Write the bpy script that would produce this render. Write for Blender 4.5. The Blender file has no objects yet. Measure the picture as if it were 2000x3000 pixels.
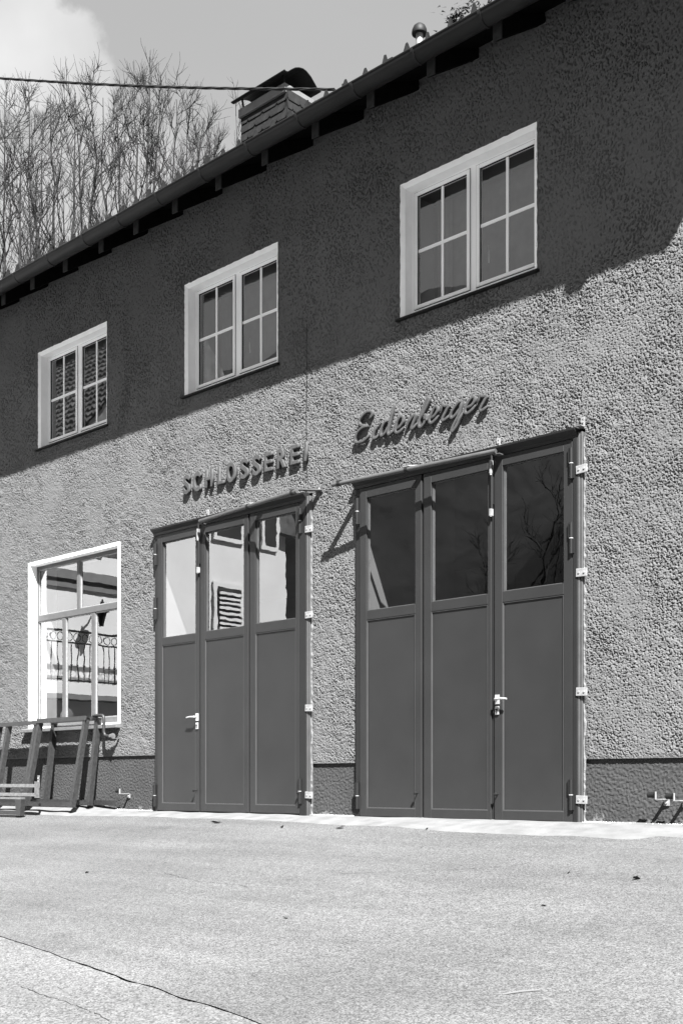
import bpy, bmesh, math, random
import numpy as np
from mathutils import Vector, Matrix
R = math.radians
rng = np.random.default_rng(7)
random.seed(7)
scene = bpy.context.scene
COL = scene.collection

# ------------------------------------------------------------------ camera
# The workshop wall is the plane Y = 0, X runs along it, Z = 0 is the door threshold.
cam_d = bpy.data.cameras.new("camera")
cam = bpy.data.objects.new("camera", cam_d)
COL.objects.link(cam)
cam_d.sensor_fit = 'VERTICAL'
cam_d.sensor_width = 24.0
cam_d.sensor_height = 36.0
cam_d.lens = 40.8
cam_d.shift_y = 0.265                      # a level camera with its lens shifted up: verticals stay vertical
cam_d.clip_start = 0.05
cam_d.clip_end = 2000.0
cam.location = (0.0, -8.33, 0.322)
cam.rotation_euler = (R(90), 0, math.atan2(3400.0, 3600.0))
scene.camera = cam

# ------------------------------------------------------------------ sky and sun
SUN = Vector((1.45, -1.0, 2.15)).normalized()        # towards the sun
SUN_EL = math.asin(SUN.z)
SUN_AZ = math.atan2(SUN.x, SUN.y)
w = bpy.data.worlds.new("World")
scene.world = w
w.use_nodes = True
wt = w.node_tree
wt.nodes.clear()
def wn(t, **k):
    n = wt.nodes.new(t)
    for a, b in k.items():
        setattr(n, a, b)
    return n
sky = wn('ShaderNodeTexSky', sky_type='NISHITA', sun_disc=False)
sky.sun_elevation = SUN_EL
sky.sun_rotation = SUN_AZ
sky.air_density = 1.0
sky.dust_density = 1.0
bw = wn('ShaderNodeRGBToBW')
wt.links.new(sky.outputs[0], bw.inputs[0])
tc = wn('ShaderNodeTexCoord')
# clouds: noise laid on a flat layer far overhead (direction / height), everywhere in the sky
sep = wn('ShaderNodeSeparateXYZ'); wt.links.new(tc.outputs['Generated'], sep.inputs[0])
hz = wn('ShaderNodeMath', operation='MAXIMUM'); wt.links.new(sep.outputs[2], hz.inputs[0]); hz.inputs[1].default_value = 0.0
hz2 = wn('ShaderNodeMath', operation='ADD'); wt.links.new(hz.outputs[0], hz2.inputs[0]); hz2.inputs[1].default_value = 0.12
dv = wn('ShaderNodeVectorMath', operation='DIVIDE'); wt.links.new(tc.outputs['Generated'], dv.inputs[0])
cmb = wn('ShaderNodeCombineXYZ')
for i in range(3):
    wt.links.new(hz2.outputs[0], cmb.inputs[i])
wt.links.new(cmb.outputs[0], dv.inputs[1])
mp = wn('ShaderNodeMapping'); wt.links.new(dv.outputs[0], mp.inputs[0])
mp.inputs['Location'].default_value = (0.0, 0.0, 0.0)
nz = wn('ShaderNodeTexNoise'); wt.links.new(mp.outputs[0], nz.inputs['Vector'])
nz.inputs['Scale'].default_value = 1.25; nz.inputs['Detail'].default_value = 9.0
nz.inputs['Roughness'].default_value = 0.52; nz.inputs['Distortion'].default_value = 0.25
def cloud_bank(d, r0, r1):
    """one cloud standing in a given direction of the sky: closeness to that direction, its edge frayed by the noise"""
    dn = Vector(d).normalized()
    nrm = wn('ShaderNodeVectorMath', operation='NORMALIZE'); wt.links.new(tc.outputs['Generated'], nrm.inputs[0])
    sb = wn('ShaderNodeVectorMath', operation='DISTANCE'); wt.links.new(nrm.outputs[0], sb.inputs[0]); sb.inputs[1].default_value = dn
    n2 = wn('ShaderNodeTexNoise'); wt.links.new(nrm.outputs[0], n2.inputs['Vector'])
    n2.inputs['Scale'].default_value = 13.0; n2.inputs['Detail'].default_value = 9.0; n2.inputs['Roughness'].default_value = 0.55
    m1 = wn('ShaderNodeMath', operation='MULTIPLY_ADD'); wt.links.new(n2.outputs[0], m1.inputs[0]); m1.inputs[1].default_value = 0.13
    m1.inputs[2].default_value = -0.065
    m2 = wn('ShaderNodeMath', operation='ADD'); wt.links.new(sb.outputs['Value'], m2.inputs[0]); wt.links.new(m1.outputs[0], m2.inputs[1])
    mr = wn('ShaderNodeMapRange', interpolation_type='SMOOTHSTEP'); wt.links.new(m2.outputs[0], mr.inputs[0])
    mr.inputs[1].default_value = r0; mr.inputs[2].default_value = r1; mr.inputs[3].default_value = 1.0; mr.inputs[4].default_value = 0.0
    return mr.outputs[0]
veil = wn('ShaderNodeMapRange', interpolation_type='SMOOTHSTEP'); wt.links.new(nz.outputs[0], veil.inputs[0])
veil.inputs[1].default_value = 0.50; veil.inputs[2].default_value = 0.78; veil.inputs[3].default_value = 0.0; veil.inputs[4].default_value = 0.8
low = wn('ShaderNodeMapRange', interpolation_type='SMOOTHSTEP'); wt.links.new(sep.outputs[2], low.inputs[0])   # haze and low cloud near the horizon
low.inputs[1].default_value = 0.28; low.inputs[2].default_value = 0.52; low.inputs[3].default_value = 1.0; low.inputs[4].default_value = 0.25
vm = wn('ShaderNodeMath', operation='MULTIPLY'); wt.links.new(veil.outputs[0], vm.inputs[0]); wt.links.new(low.outputs[0], vm.inputs[1])
b1 = cloud_bank((-0.73, 0.4364, 0.526), 0.043, 0.058)
b1b = cloud_bank((-0.7122, 0.4752, 0.5167), 0.024, 0.040)
b2 = cloud_bank((-0.7204, 0.5137, 0.466), 0.012, 0.075)
b3 = cloud_bank((-0.7812, 0.4728, 0.4077), 0.030, 0.110)
b4 = cloud_bank((-0.7595, 0.4004, 0.5127), 0.030, 0.090)
mx = None
for b in (b1, b1b, b2, b3, b4):
    if mx is None:
        mx = b
    else:
        q = wn('ShaderNodeMath', operation='MAXIMUM'); wt.links.new(mx, q.inputs[0]); wt.links.new(b, q.inputs[1]); mx = q.outputs[0]
mx2 = wn('ShaderNodeMath', operation='MAXIMUM'); wt.links.new(mx, mx2.inputs[0]); wt.links.new(vm.outputs[0], mx2.inputs[1])
cv = wn('ShaderNodeTexNoise'); wt.links.new(tc.outputs['Generated'], cv.inputs['Vector'])
cv.inputs['Scale'].default_value = 7.0; cv.inputs['Detail'].default_value = 7.0
cr = wn('ShaderNodeMapRange'); wt.links.new(cv.outputs[0], cr.inputs[0])
cr.inputs[1].default_value = 0.3; cr.inputs[2].default_value = 0.75
CLOUD_LO, CLOUD_HI, SKY_GAIN, SKY_LIFT = 1.8, 2.6, 0.15, 1.27
cr.inputs[3].default_value = CLOUD_LO; cr.inputs[4].default_value = CLOUD_HI
g1 = wn('ShaderNodeMath', operation='MULTIPLY_ADD'); wt.links.new(bw.outputs[0], g1.inputs[0])
g1.inputs[1].default_value = SKY_GAIN; g1.inputs[2].default_value = SKY_LIFT
mixc = wn('ShaderNodeMix', data_type='FLOAT')
wt.links.new(mx2.outputs[0], mixc.inputs[0]); wt.links.new(g1.outputs[0], mixc.inputs[2]); wt.links.new(cr.outputs[0], mixc.inputs[3])
bg = wn('ShaderNodeBackground'); bg.inputs[1].default_value = 0.0565
wt.links.new(mixc.outputs[0], bg.inputs[0])
wo = wn('ShaderNodeOutputWorld'); wt.links.new(bg.outputs[0], wo.inputs[0])

sun_d = bpy.data.lights.new("sun", 'SUN')
sun_d.energy = 5.0
sun_d.angle = R(0.5)
sun_d.color = (1.0, 1.0, 1.0)             # the photograph is black and white
sun = bpy.data.objects.new("sun", sun_d); COL.objects.link(sun)
sun.rotation_euler = (-SUN).to_track_quat('-Z', 'Y').to_euler()
sun.location = (6, -12, 14)

vs = scene.view_settings
vs.view_transform = 'Standard'
vs.look = 'None'
vs.exposure = 2.58
vs.gamma = 1.0
vs.use_curve_mapping = False
scene.cycles.max_bounces = 8
scene.cycles.transparent_max_bounces = 12
scene.render.filter_size = 1.05
scene.cycles.use_denoising = True
scene.cycles.denoiser = 'OPENIMAGEDENOISE'
scene.cycles.denoising_input_passes = 'RGB_ALBEDO_NORMAL'
scene.cycles.denoising_prefilter = 'ACCURATE'
scene.cycles.sample_clamp_indirect = 2.5

# ------------------------------------------------------------------ materials (all neutral greys)
MATS = {}
def nodes_of(name):
    m = bpy.data.materials.new(name); m.use_nodes = True
    t = m.node_tree
    return m, t, t.nodes['Principled BSDF']
def grey(name, v, rough=0.6, metal=0.0, var=0.12, scale=6.0, bump=0.0, bscale=60.0, spec=0.2, detail=5.0, bdist=0.01):
    m, t, p = nodes_of(name)
    p.inputs['Roughness'].default_value = rough
    p.inputs['Metallic'].default_value = metal
    p.inputs['Specular IOR Level'].default_value = spec
    tcn = t.nodes.new('ShaderNodeTexCoord')
    n = t.nodes.new('ShaderNodeTexNoise'); n.inputs['Scale'].default_value = scale; n.inputs['Detail'].default_value = detail
    t.links.new(tcn.outputs['Object'], n.inputs['Vector'])
    mr = t.nodes.new('ShaderNodeMapRange'); t.links.new(n.outputs[0], mr.inputs[0])
    mr.inputs[1].default_value = 0.3; mr.inputs[2].default_value = 0.7
    mr.inputs[3].default_value = v * (1 - var); mr.inputs[4].default_value = v * (1 + var)
    t.links.new(mr.outputs[0], p.inputs['Base Color'])
    if bump:
        b = t.nodes.new('ShaderNodeBump'); b.inputs['Strength'].default_value = bump; b.inputs['Distance'].default_value = bdist
        n2 = t.nodes.new('ShaderNodeTexNoise'); n2.inputs['Scale'].default_value = bscale; n2.inputs['Detail'].default_value = 4.0
        t.links.new(tcn.outputs['Object'], n2.inputs['Vector'])
        t.links.new(n2.outputs[0], b.inputs['Height']); t.links.new(b.outputs[0], p.inputs['Normal'])
    MATS[name] = m
    return m
grey('plaster', 0.098, 0.95, var=0.07, scale=1.3, bump=0.5, bscale=180, spec=0.2, bdist=0.004)
grey('white_trim', 0.88, 0.7, var=0.04, scale=9, bump=0.25, bscale=150, spec=0.3, bdist=0.003)
grey('white_frame', 0.88, 0.35, var=0.015, scale=4)
grey('rubber', 0.0069, 0.7)
grey('grey_frame', 0.075, 0.5, var=0.08, scale=14)
grey('door_paint', 0.0172, 0.45, var=0.10, scale=2.5, bump=0.03, bscale=9, spec=0.25)
grey('door_edge', 0.0132, 0.45, var=0.06, scale=5)
grey('zinc_post', 0.0492, 0.5, var=0.15, scale=9, spec=0.5)
grey('bead', 0.0497, 0.4, var=0.1, scale=8)
grey('galvanised', 0.24, 0.45, metal=0.25, var=0.22, scale=30)
grey('bright_metal', 0.5, 0.3, metal=0.6, var=0.08, scale=20)
grey('dark_metal', 0.0128, 0.45, metal=0.2, var=0.2, scale=12)
grey('gutter_metal', 0.014, 0.48, metal=0.3, var=0.22, scale=3.0, bump=0.08, bscale=30)
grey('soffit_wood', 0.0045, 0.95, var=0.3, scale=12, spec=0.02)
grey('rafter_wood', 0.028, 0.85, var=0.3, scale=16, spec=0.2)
grey('roof_tile', 0.0261, 0.8, var=0.3, scale=7)
grey('snow_guard', 0.012, 0.8, var=0.2, scale=9, spec=0.04)
grey('slate', 0.0135, 0.75, var=0.35, scale=9, bump=0.2, bscale=40, spec=0.1)
grey('far_tile', 0.09, 0.4, var=0.5, scale=2.5, spec=0.6)
grey('cap_metal', 0.0128, 0.6, metal=0.3, var=0.3, scale=8)
grey('band_metal', 0.15, 0.5, metal=0.2, var=0.15, scale=8)
grey('letter_paint', 0.047, 0.85, var=0.20, scale=26, bump=0.15, bscale=60, spec=0.2)
grey('cable', 0.0081, 0.6)
grey('interior', 0.1275, 0.9, var=0.2, scale=2)
grey('interior_dark', 0.029, 0.9, var=0.3, scale=2)
grey('interior_white', 0.75, 0.85, var=0.06, scale=3)
grey('curtain', 0.2, 0.9, var=0.1, scale=8)
grey('house_white', 0.6, 0.85, var=0.05, scale=1.5)
grey('house_trim', 0.1449, 0.8)
grey('bark', 0.018, 0.9, var=0.5, scale=3)
grey('twig', 0.016, 0.9, var=0.35, scale=2)
grey('needles', 0.0174, 0.8, var=0.5, scale=5)
grey('leaf_dry', 0.0319, 0.85, var=0.4, scale=60)
grey('straw', 0.11, 0.8)
grey('hill', 0.012, 0.95, var=0.5, scale=0.4)
grey('soil', 0.0174, 0.95, var=0.3, scale=20)
grey('foam', 0.11, 0.9, var=0.15, scale=60, bump=0.6, bscale=120)
grey('rubble', 0.3, 0.95, var=0.5, scale=80)
grey('ball_glass', 0.058, 0.05, spec=1.0)

def pitted_steel(name, v, rough, metal):
    m, t, p = nodes_of(name)
    p.inputs['Metallic'].default_value = metal
    tcn = t.nodes.new('ShaderNodeTexCoord')
    n = t.nodes.new('ShaderNodeTexNoise'); n.inputs['Scale'].default_value = 30; n.inputs['Detail'].default_value = 8
    mpn = t.nodes.new('ShaderNodeMapping'); mpn.inputs['Scale'].default_value = (1, 1, 1)
    t.links.new(tcn.outputs['Object'], mpn.inputs[0]); t.links.new(mpn.outputs[0], n.inputs['Vector'])
    cr_ = t.nodes.new('ShaderNodeMapRange'); t.links.new(n.outputs[0], cr_.inputs[0])
    cr_.inputs[1].default_value = 0.35; cr_.inputs[2].default_value = 0.68; cr_.inputs[3].default_value = v * 0.75; cr_.inputs[4].default_value = v * 1.25
    t.links.new(cr_.outputs[0], p.inputs['Base Color'])
    r_ = t.nodes.new('ShaderNodeMapRange'); t.links.new(n.outputs[0], r_.inputs[0]); r_.inputs[3].default_value = rough - .12; r_.inputs[4].default_value = rough + .15
    t.links.new(r_.outputs[0], p.inputs['Roughness'])
    MATS[name] = m
pitted_steel('mill_steel', 0.021, 0.5, 0.2)
pitted_steel('zinc_steel', 0.17, 0.4, 0.6)

def door_material():
    m = MATS['door_paint']; t = m.node_tree; p = t.nodes['Principled BSDF']
    src = p.inputs['Base Color'].links[0].from_socket
    tcn = t.nodes.new('ShaderNodeTexCoord')
    sp = t.nodes.new('ShaderNodeSeparateXYZ'); t.links.new(tcn.outputs['Object'], sp.inputs[0])
    hm = t.nodes.new('ShaderNodeMapRange'); t.links.new(sp.outputs[2], hm.inputs[0])
    hm.inputs[1].default_value = 0.0; hm.inputs[2].default_value = 0.55; hm.inputs[3].default_value = 0.5; hm.inputs[4].default_value = 0.0
    n = t.nodes.new('ShaderNodeTexNoise'); n.inputs['Scale'].default_value = 9; n.inputs['Detail'].default_value = 9; n.inputs['Roughness'].default_value = .7
    t.links.new(tcn.outputs['Object'], n.inputs['Vector'])
    mu = t.nodes.new('ShaderNodeMath'); mu.operation = 'MULTIPLY'; t.links.new(hm.outputs[0], mu.inputs[0]); t.links.new(n.outputs[0], mu.inputs[1])
    dust = t.nodes.new('ShaderNodeMix'); dust.data_type = 'FLOAT'; t.links.new(mu.outputs[0], dust.inputs[0]); t.links.new(src, dust.inputs[2]); dust.inputs[3].default_value = 0.035
    # sparse chips showing primer
    n2 = t.nodes.new('ShaderNodeTexNoise'); n2.inputs['Scale'].default_value = 34; n2.inputs['Detail'].default_value = 3; t.links.new(tcn.outputs['Object'], n2.inputs['Vector'])
    ch_ = t.nodes.new('ShaderNodeMapRange'); t.links.new(n2.outputs[0], ch_.inputs[0]); ch_.inputs[1].default_value = .775; ch_.inputs[2].default_value = .80
    mx_ = t.nodes.new('ShaderNodeMix'); mx_.data_type = 'FLOAT'; t.links.new(ch_.outputs[0], mx_.inputs[0]); t.links.new(dust.outputs[0], mx_.inputs[2]); mx_.inputs[3].default_value = 0.10
    t.links.new(mx_.outputs[0], p.inputs['Base Color'])
door_material()

def plinth_material():
    m, t, p = nodes_of('plinth')
    p.inputs['Roughness'].default_value = 0.95; p.inputs['Specular IOR Level'].default_value = 0.2
    tcn = t.nodes.new('ShaderNodeTexCoord')
    n = t.nodes.new('ShaderNodeTexNoise'); n.inputs['Scale'].default_value = 2.2; n.inputs['Detail'].default_value = 6
    t.links.new(tcn.outputs['Object'], n.inputs['Vector'])
    base = t.nodes.new('ShaderNodeMapRange'); t.links.new(n.outputs[0], base.inputs[0])
    base.inputs[1].default_value = 0.3; base.inputs[2].default_value = 0.7; base.inputs[3].default_value = 0.033; base.inputs[4].default_value = 0.043
    # pale salt bloom in patches low down on the plinth
    n2 = t.nodes.new('ShaderNodeTexNoise'); n2.inputs['Scale'].default_value = 4.5; n2.inputs['Detail'].default_value = 10; n2.inputs['Roughness'].default_value = 0.72
    t.links.new(tcn.outputs['Object'], n2.inputs['Vector'])
    sp = t.nodes.new('ShaderNodeSeparateXYZ'); t.links.new(tcn.outputs['Object'], sp.inputs[0])
    hm = t.nodes.new('ShaderNodeMapRange'); t.links.new(sp.outputs[2], hm.inputs[0])
    hm.inputs[1].default_value = 0.0; hm.inputs[2].default_value = 0.16; hm.inputs[3].default_value = 0.16; hm.inputs[4].default_value = -0.06
    ad = t.nodes.new('ShaderNodeMath'); ad.operation = 'ADD'; t.links.new(n2.outputs[0], ad.inputs[0]); t.links.new(hm.outputs[0], ad.inputs[1])
    st = t.nodes.new('ShaderNodeMapRange'); t.links.new(ad.outputs[0], st.inputs[0]); st.inputs[1].default_value = 0.66; st.inputs[2].default_value = 0.72
    mx_ = t.nodes.new('ShaderNodeMix'); mx_.data_type = 'FLOAT'
    t.links.new(st.outputs[0], mx_.inputs[0]); t.links.new(base.outputs[0], mx_.inputs[2]); mx_.inputs[3].default_value = 0.12
    t.links.new(mx_.outputs[0], p.inputs['Base Color'])
    b = t.nodes.new('ShaderNodeBump'); b.inputs['Strength'].default_value = 0.5; b.inputs['Distance'].default_value = 0.004
    n3 = t.nodes.new('ShaderNodeTexNoise'); n3.inputs['Scale'].default_value = 200; t.links.new(tcn.outputs['Object'], n3.inputs['Vector'])
    t.links.new(n3.outputs[0], b.inputs['Height']); t.links.new(b.outputs[0], p.inputs['Normal'])
    MATS['plinth'] = m
plinth_material()

def asphalt_material(name, lo, hi, gscale, contrast):
    m, t, p = nodes_of(name)
    p.inputs['Roughness'].default_value = 0.9; p.inputs['Specular IOR Level'].default_value = 0.25
    tcn = t.nodes.new('ShaderNodeTexCoord')
    def noise(sc, det, ro=0.5):
        n = t.nodes.new('ShaderNodeTexNoise'); n.inputs['Scale'].default_value = sc; n.inputs['Detail'].default_value = det; n.inputs['Roughness'].default_value = ro
        t.links.new(tcn.outputs['Object'], n.inputs['Vector']); return n
    def mrange(src, a, b, c, d):
        k = t.nodes.new('ShaderNodeMapRange'); t.links.new(src, k.inputs[0])
        for i, v in enumerate((a, b, c, d)): k.inputs[i + 1].default_value = v
        return k.outputs[0]
    def mul(a, b):
        k = t.nodes.new('ShaderNodeMath'); k.operation = 'MULTIPLY'; t.links.new(a, k.inputs[0]); t.links.new(b, k.inputs[1]); return k.outputs[0]
    big = mrange(noise(0.55, 6, 0.6).outputs[0], 0.3, 0.7, lo, hi)
    vor = t.nodes.new('ShaderNodeTexVoronoi'); vor.inputs['Scale'].default_value = gscale
    t.links.new(tcn.outputs['Object'], vor.inputs['Vector'])
    sp = t.nodes.new('ShaderNodeSeparateColor'); t.links.new(vor.outputs['Color'], sp.inputs[0])
    stones = mrange(sp.outputs[0], 0.0, 1.0, 1 - contrast, 1 + contrast)        # each stone of the aggregate its own grey
    mid = mrange(noise(24, 5, 0.65).outputs[0], 0.32, 0.68, 0.84, 1.14)
    pits = mrange(noise(85, 3, 0.5).outputs[0], 0.30, 0.42, 0.62, 1.0)           # dark binder between the stones
    # long faint streaks along the wall where tyres and the sweeper pass
    mpn = t.nodes.new('ShaderNodeMapping'); mpn.inputs['Scale'].default_value = (0.35, 3.2, 1); t.links.new(tcn.outputs['Object'], mpn.inputs[0])
    ns = t.nodes.new('ShaderNodeTexNoise'); ns.inputs['Scale'].default_value = 1.0; ns.inputs['Detail'].default_value = 7; t.links.new(mpn.outputs[0], ns.inputs['Vector'])
    streak = mrange(ns.outputs[0], 0.35, 0.65, 0.88, 1.10)
    stain = mrange(noise(1.7, 8, 0.62).outputs[0], 0.60, 0.72, 1.0, 0.80)          # old drips and oil spots, each with its own edge
    c = mul(mul(mul(mul(mul(big, stones), mid), pits), streak), stain)
    t.links.new(c, p.inputs['Base Color'])
    b = t.nodes.new('ShaderNodeBump'); b.inputs['Strength'].default_value = 0.55; b.inputs['Distance'].default_value = 0.004
    t.links.new(vor.outputs['Distance'], b.inputs['Height']); b.invert = True
    b2_ = t.nodes.new('ShaderNodeBump'); b2_.inputs['Strength'].default_value = 0.35; b2_.inputs['Distance'].default_value = 0.02
    t.links.new(noise(11, 5).outputs[0], b2_.inputs['Height']); t.links.new(b2_.outputs[0], b.inputs['Normal'])
    t.links.new(b.outputs[0], p.inputs['Normal'])
    MATS[name] = m
asphalt_material('asphalt', 0.057, 0.080, 150, 0.6)
asphalt_material('asphalt_old', 0.074, 0.090, 110, 0.52)
grey('concrete', 0.1035, 0.9, var=0.20, scale=5.5, bump=0.5, bscale=60, spec=0.2, detail=9)

def glass_material(name, ior, wave, wscale):
    m = bpy.data.materials.new(name); m.use_nodes = True
    t = m.node_tree; t.nodes.clear()
    out = t.nodes.new('ShaderNodeOutputMaterial'); mixs = t.nodes.new('ShaderNodeMixShader')
    tr = t.nodes.new('ShaderNodeBsdfTransparent'); tr.inputs[0].default_value = (0.80, 0.80, 0.80, 1)
    gl = t.nodes.new('ShaderNodeBsdfGlossy'); gl.inputs['Roughness'].default_value = 0.0; gl.inputs[0].default_value = (1, 1, 1, 1)
    lwt = t.nodes.new('ShaderNodeLayerWeight'); lwt.inputs[0].default_value = 0.5          # Schlick reflectance of a glazed unit
    pw = t.nodes.new('ShaderNodeMath'); pw.operation = 'POWER'; t.links.new(lwt.outputs['Facing'], pw.inputs[0]); pw.inputs[1].default_value = 4.0
    fr = t.nodes.new('ShaderNodeMath'); fr.operation = 'MULTIPLY_ADD'; t.links.new(pw.outputs[0], fr.inputs[0]); fr.inputs[1].default_value = 1 - ior; fr.inputs[2].default_value = ior
    b = t.nodes.new('ShaderNodeBump'); b.inputs['Strength'].default_value = 1.0; b.inputs['Distance'].default_value = wave
    n = t.nodes.new('ShaderNodeTexNoise'); n.inputs['Scale'].default_value = wscale; n.inputs['Detail'].default_value = 1.5
    tcn = t.nodes.new('ShaderNodeTexCoord'); t.links.new(tcn.outputs['Object'], n.inputs['Vector'])
    t.links.new(n.outputs[0], b.inputs['Height']); t.links.new(b.outputs[0], gl.inputs['Normal'])
    t.links.new(fr.outputs[0], mixs.inputs[0]); t.links.new(tr.outputs[0], mixs.inputs[1]); t.links.new(gl.outputs[0], mixs.inputs[2])
    t.links.new(mixs.outputs[0], out.inputs[0]); MATS[name] = m
glass_material('pane_glass', 0.155, 0.0003, 3.0)
glass_material('shop_glass', 0.17, 0.0009, 2.2)
glass_material('door_glass', 0.17, 0.00022, 5.0)

# ------------------------------------------------------------------ helpers
WL = {}
def T(v): return Matrix.Translation(Vector(v))
def link(o, parent=None):
    COL.objects.link(o)
    if parent is not None:
        o.parent = parent
        o.matrix_parent_inverse = T(-WL[parent])
    WL[o] = Vector(o.location)
    return o
def empty(name, loc, label, cat, group=None):
    o = bpy.data.objects.new(name, None); o.location = loc; o.empty_display_size = 0.2
    link(o); o['label'] = label; o['category'] = cat
    if group: o['group'] = group
    return o
def tag(o, label=None, cat=None, group=None, kind=None):
    for k, v in (('label', label), ('category', cat), ('group', group), ('kind', kind)):
        if v: o[k] = v
    return o
class MB:
    """collects vertices and faces for one mesh"""
    def __init__(self): self.v, self.f, self.m = [], [], []
    def add(self, vs, fs, mi=0):
        k = len(self.v); self.v += [tuple(map(float, a)) for a in vs]
        self.f += [tuple(i + k for i in f) for f in fs]; self.m += [mi] * len(fs); return self
    def box(self, x0, x1, y0, y1, z0, z1, mi=0):
        return self.add([(x0, y0, z0), (x1, y0, z0), (x1, y1, z0), (x0, y1, z0), (x0, y0, z1), (x1, y0, z1), (x1, y1, z1), (x0, y1, z1)],
                        [(0, 3, 2, 1), (4, 5, 6, 7), (0, 1, 5, 4), (1, 2, 6, 5), (2, 3, 7, 6), (3, 0, 4, 7)], mi)
    def tube(self, path, r, n=8, caps=True, up=(0, 0, 1), sx=1.0, sy=1.0, sq=1.0):
        path = [Vector(p) for p in path]; rs = r if isinstance(r, (list, tuple)) else [r] * len(path)
        vs, fs = [], []
        for i, p in enumerate(path):
            d = (path[min(i + 1, len(path) - 1)] - path[max(i - 1, 0)]).normalized()
            u = Vector(up)
            if abs(d.dot(u)) > 0.95: u = Vector((0, 1, 0)) if abs(d.y) < 0.9 else Vector((1, 0, 0))
            a = d.cross(u).normalized(); b = a.cross(d).normalized()
            for k in range(n):
                t = 2 * math.pi * (k + 0.5) / n
                c_, s_ = math.cos(t), math.sin(t); vs.append(p + a * math.copysign(abs(c_) ** sq, c_) * rs[i] * sx + b * math.copysign(abs(s_) ** sq, s_) * rs[i] * sy)
        for i in range(len(path) - 1):
            for k in range(n):
                fs.append((i * n + k, i * n + (k + 1) % n, (i + 1) * n + (k + 1) % n, (i + 1) * n + k))
        if caps:
            fs.append(tuple(range(n))[::-1]); fs.append(tuple((len(path) - 1) * n + k for k in range(n)))
        return self.add(vs, fs)
    def beam(self, a, b, wx, wy, up=(0, 0, 1)):
        """rectangular bar from a to b: wx across, wy along 'up'"""
        a, b = Vector(a), Vector(b); d = (b - a).normalized(); u = Vector(up)
        s = d.cross(u).normalized(); u = s.cross(d).normalized()
        q = [(-1, -1), (1, -1), (1, 1), (-1, 1)]
        vs = [p + s * i * wx / 2 + u * j * wy / 2 for p in (a, b) for i, j in q]
        return self.add(vs, [(0, 1, 2, 3), (7, 6, 5, 4), (0, 4, 5, 1), (1, 5, 6, 2), (2, 6, 7, 3), (3, 7, 4, 0)])
    def extrude_x(self, prof, x0, x1):
        """closed (y, z) outline swept along x"""
        n = len(prof)
        vs = [(x0, y, z) for y, z in prof] + [(x1, y, z) for y, z in prof]
        fs = [(i, (i + 1) % n, n + (i + 1) % n, n + i) for i in range(n)] + [tuple(range(n))[::-1], tuple(range(n, 2 * n))]
        return self.add(vs, fs)
    def mesh(self, name, mats, smooth=False, bevel=0.0, seg=1):
        me = bpy.data.meshes.new(name); me.from_pydata(self.v, [], self.f)
        for m in (mats if isinstance(mats, (list, tuple)) else [mats]): me.materials.append(MATS[m])
        if any(self.m): me.polygons.foreach_set('material_index', self.m)
        bm = bmesh.new(); bm.from_mesh(me)
        bmesh.ops.recalc_face_normals(bm, faces=bm.faces)
        if bevel:
            ed = [e for e in bm.edges if len(e.link_faces) == 2 and e.calc_face_angle(0) > 0.6]
            bmesh.ops.bevel(bm, geom=ed, offset=bevel, segments=seg, affect='EDGES', clamp_overlap=True)
        bm.to_mesh(me); bm.free()
        if smooth:
            me.polygons.foreach_set('use_smooth', [True] * len(me.polygons))
            try: me.set_sharp_from_angle(angle=R(40))
            except Exception: pass
        return me
    def build(self, name, mats, parent=None, smooth=False, bevel=0.0, seg=1):
        return link(bpy.data.objects.new(name, self.mesh(name, mats, smooth, bevel, seg)), parent)
def inst(name, me, parent, loc=(0, 0, 0), rot=(0, 0, 0), sc=(1, 1, 1)):
    o = bpy.data.objects.new(name, me); o.location = loc; o.rotation_euler = rot; o.scale = sc
    return link(o, parent)

def noise_field(h, w_, px_len, seed, aniso=1.0):
    """smooth random field, zero mean and unit spread, bumps about px_len samples across"""
    r = np.random.default_rng(seed); a = r.standard_normal((h, w_)).astype(np.float32)
    fy = np.fft.fftfreq(h)[:, None] * aniso; fx = np.fft.rfftfreq(w_)[None, :]
    k = np.sqrt(fx * fx + fy * fy) * px_len
    g = np.exp(-(k ** 2) * 3.0) * (1 - np.exp(-(k ** 2) * 14.0))
    a = np.fft.irfft2(np.fft.rfft2(a) * g, s=(h, w_)); return (a - a.mean()) / a.std()

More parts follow.
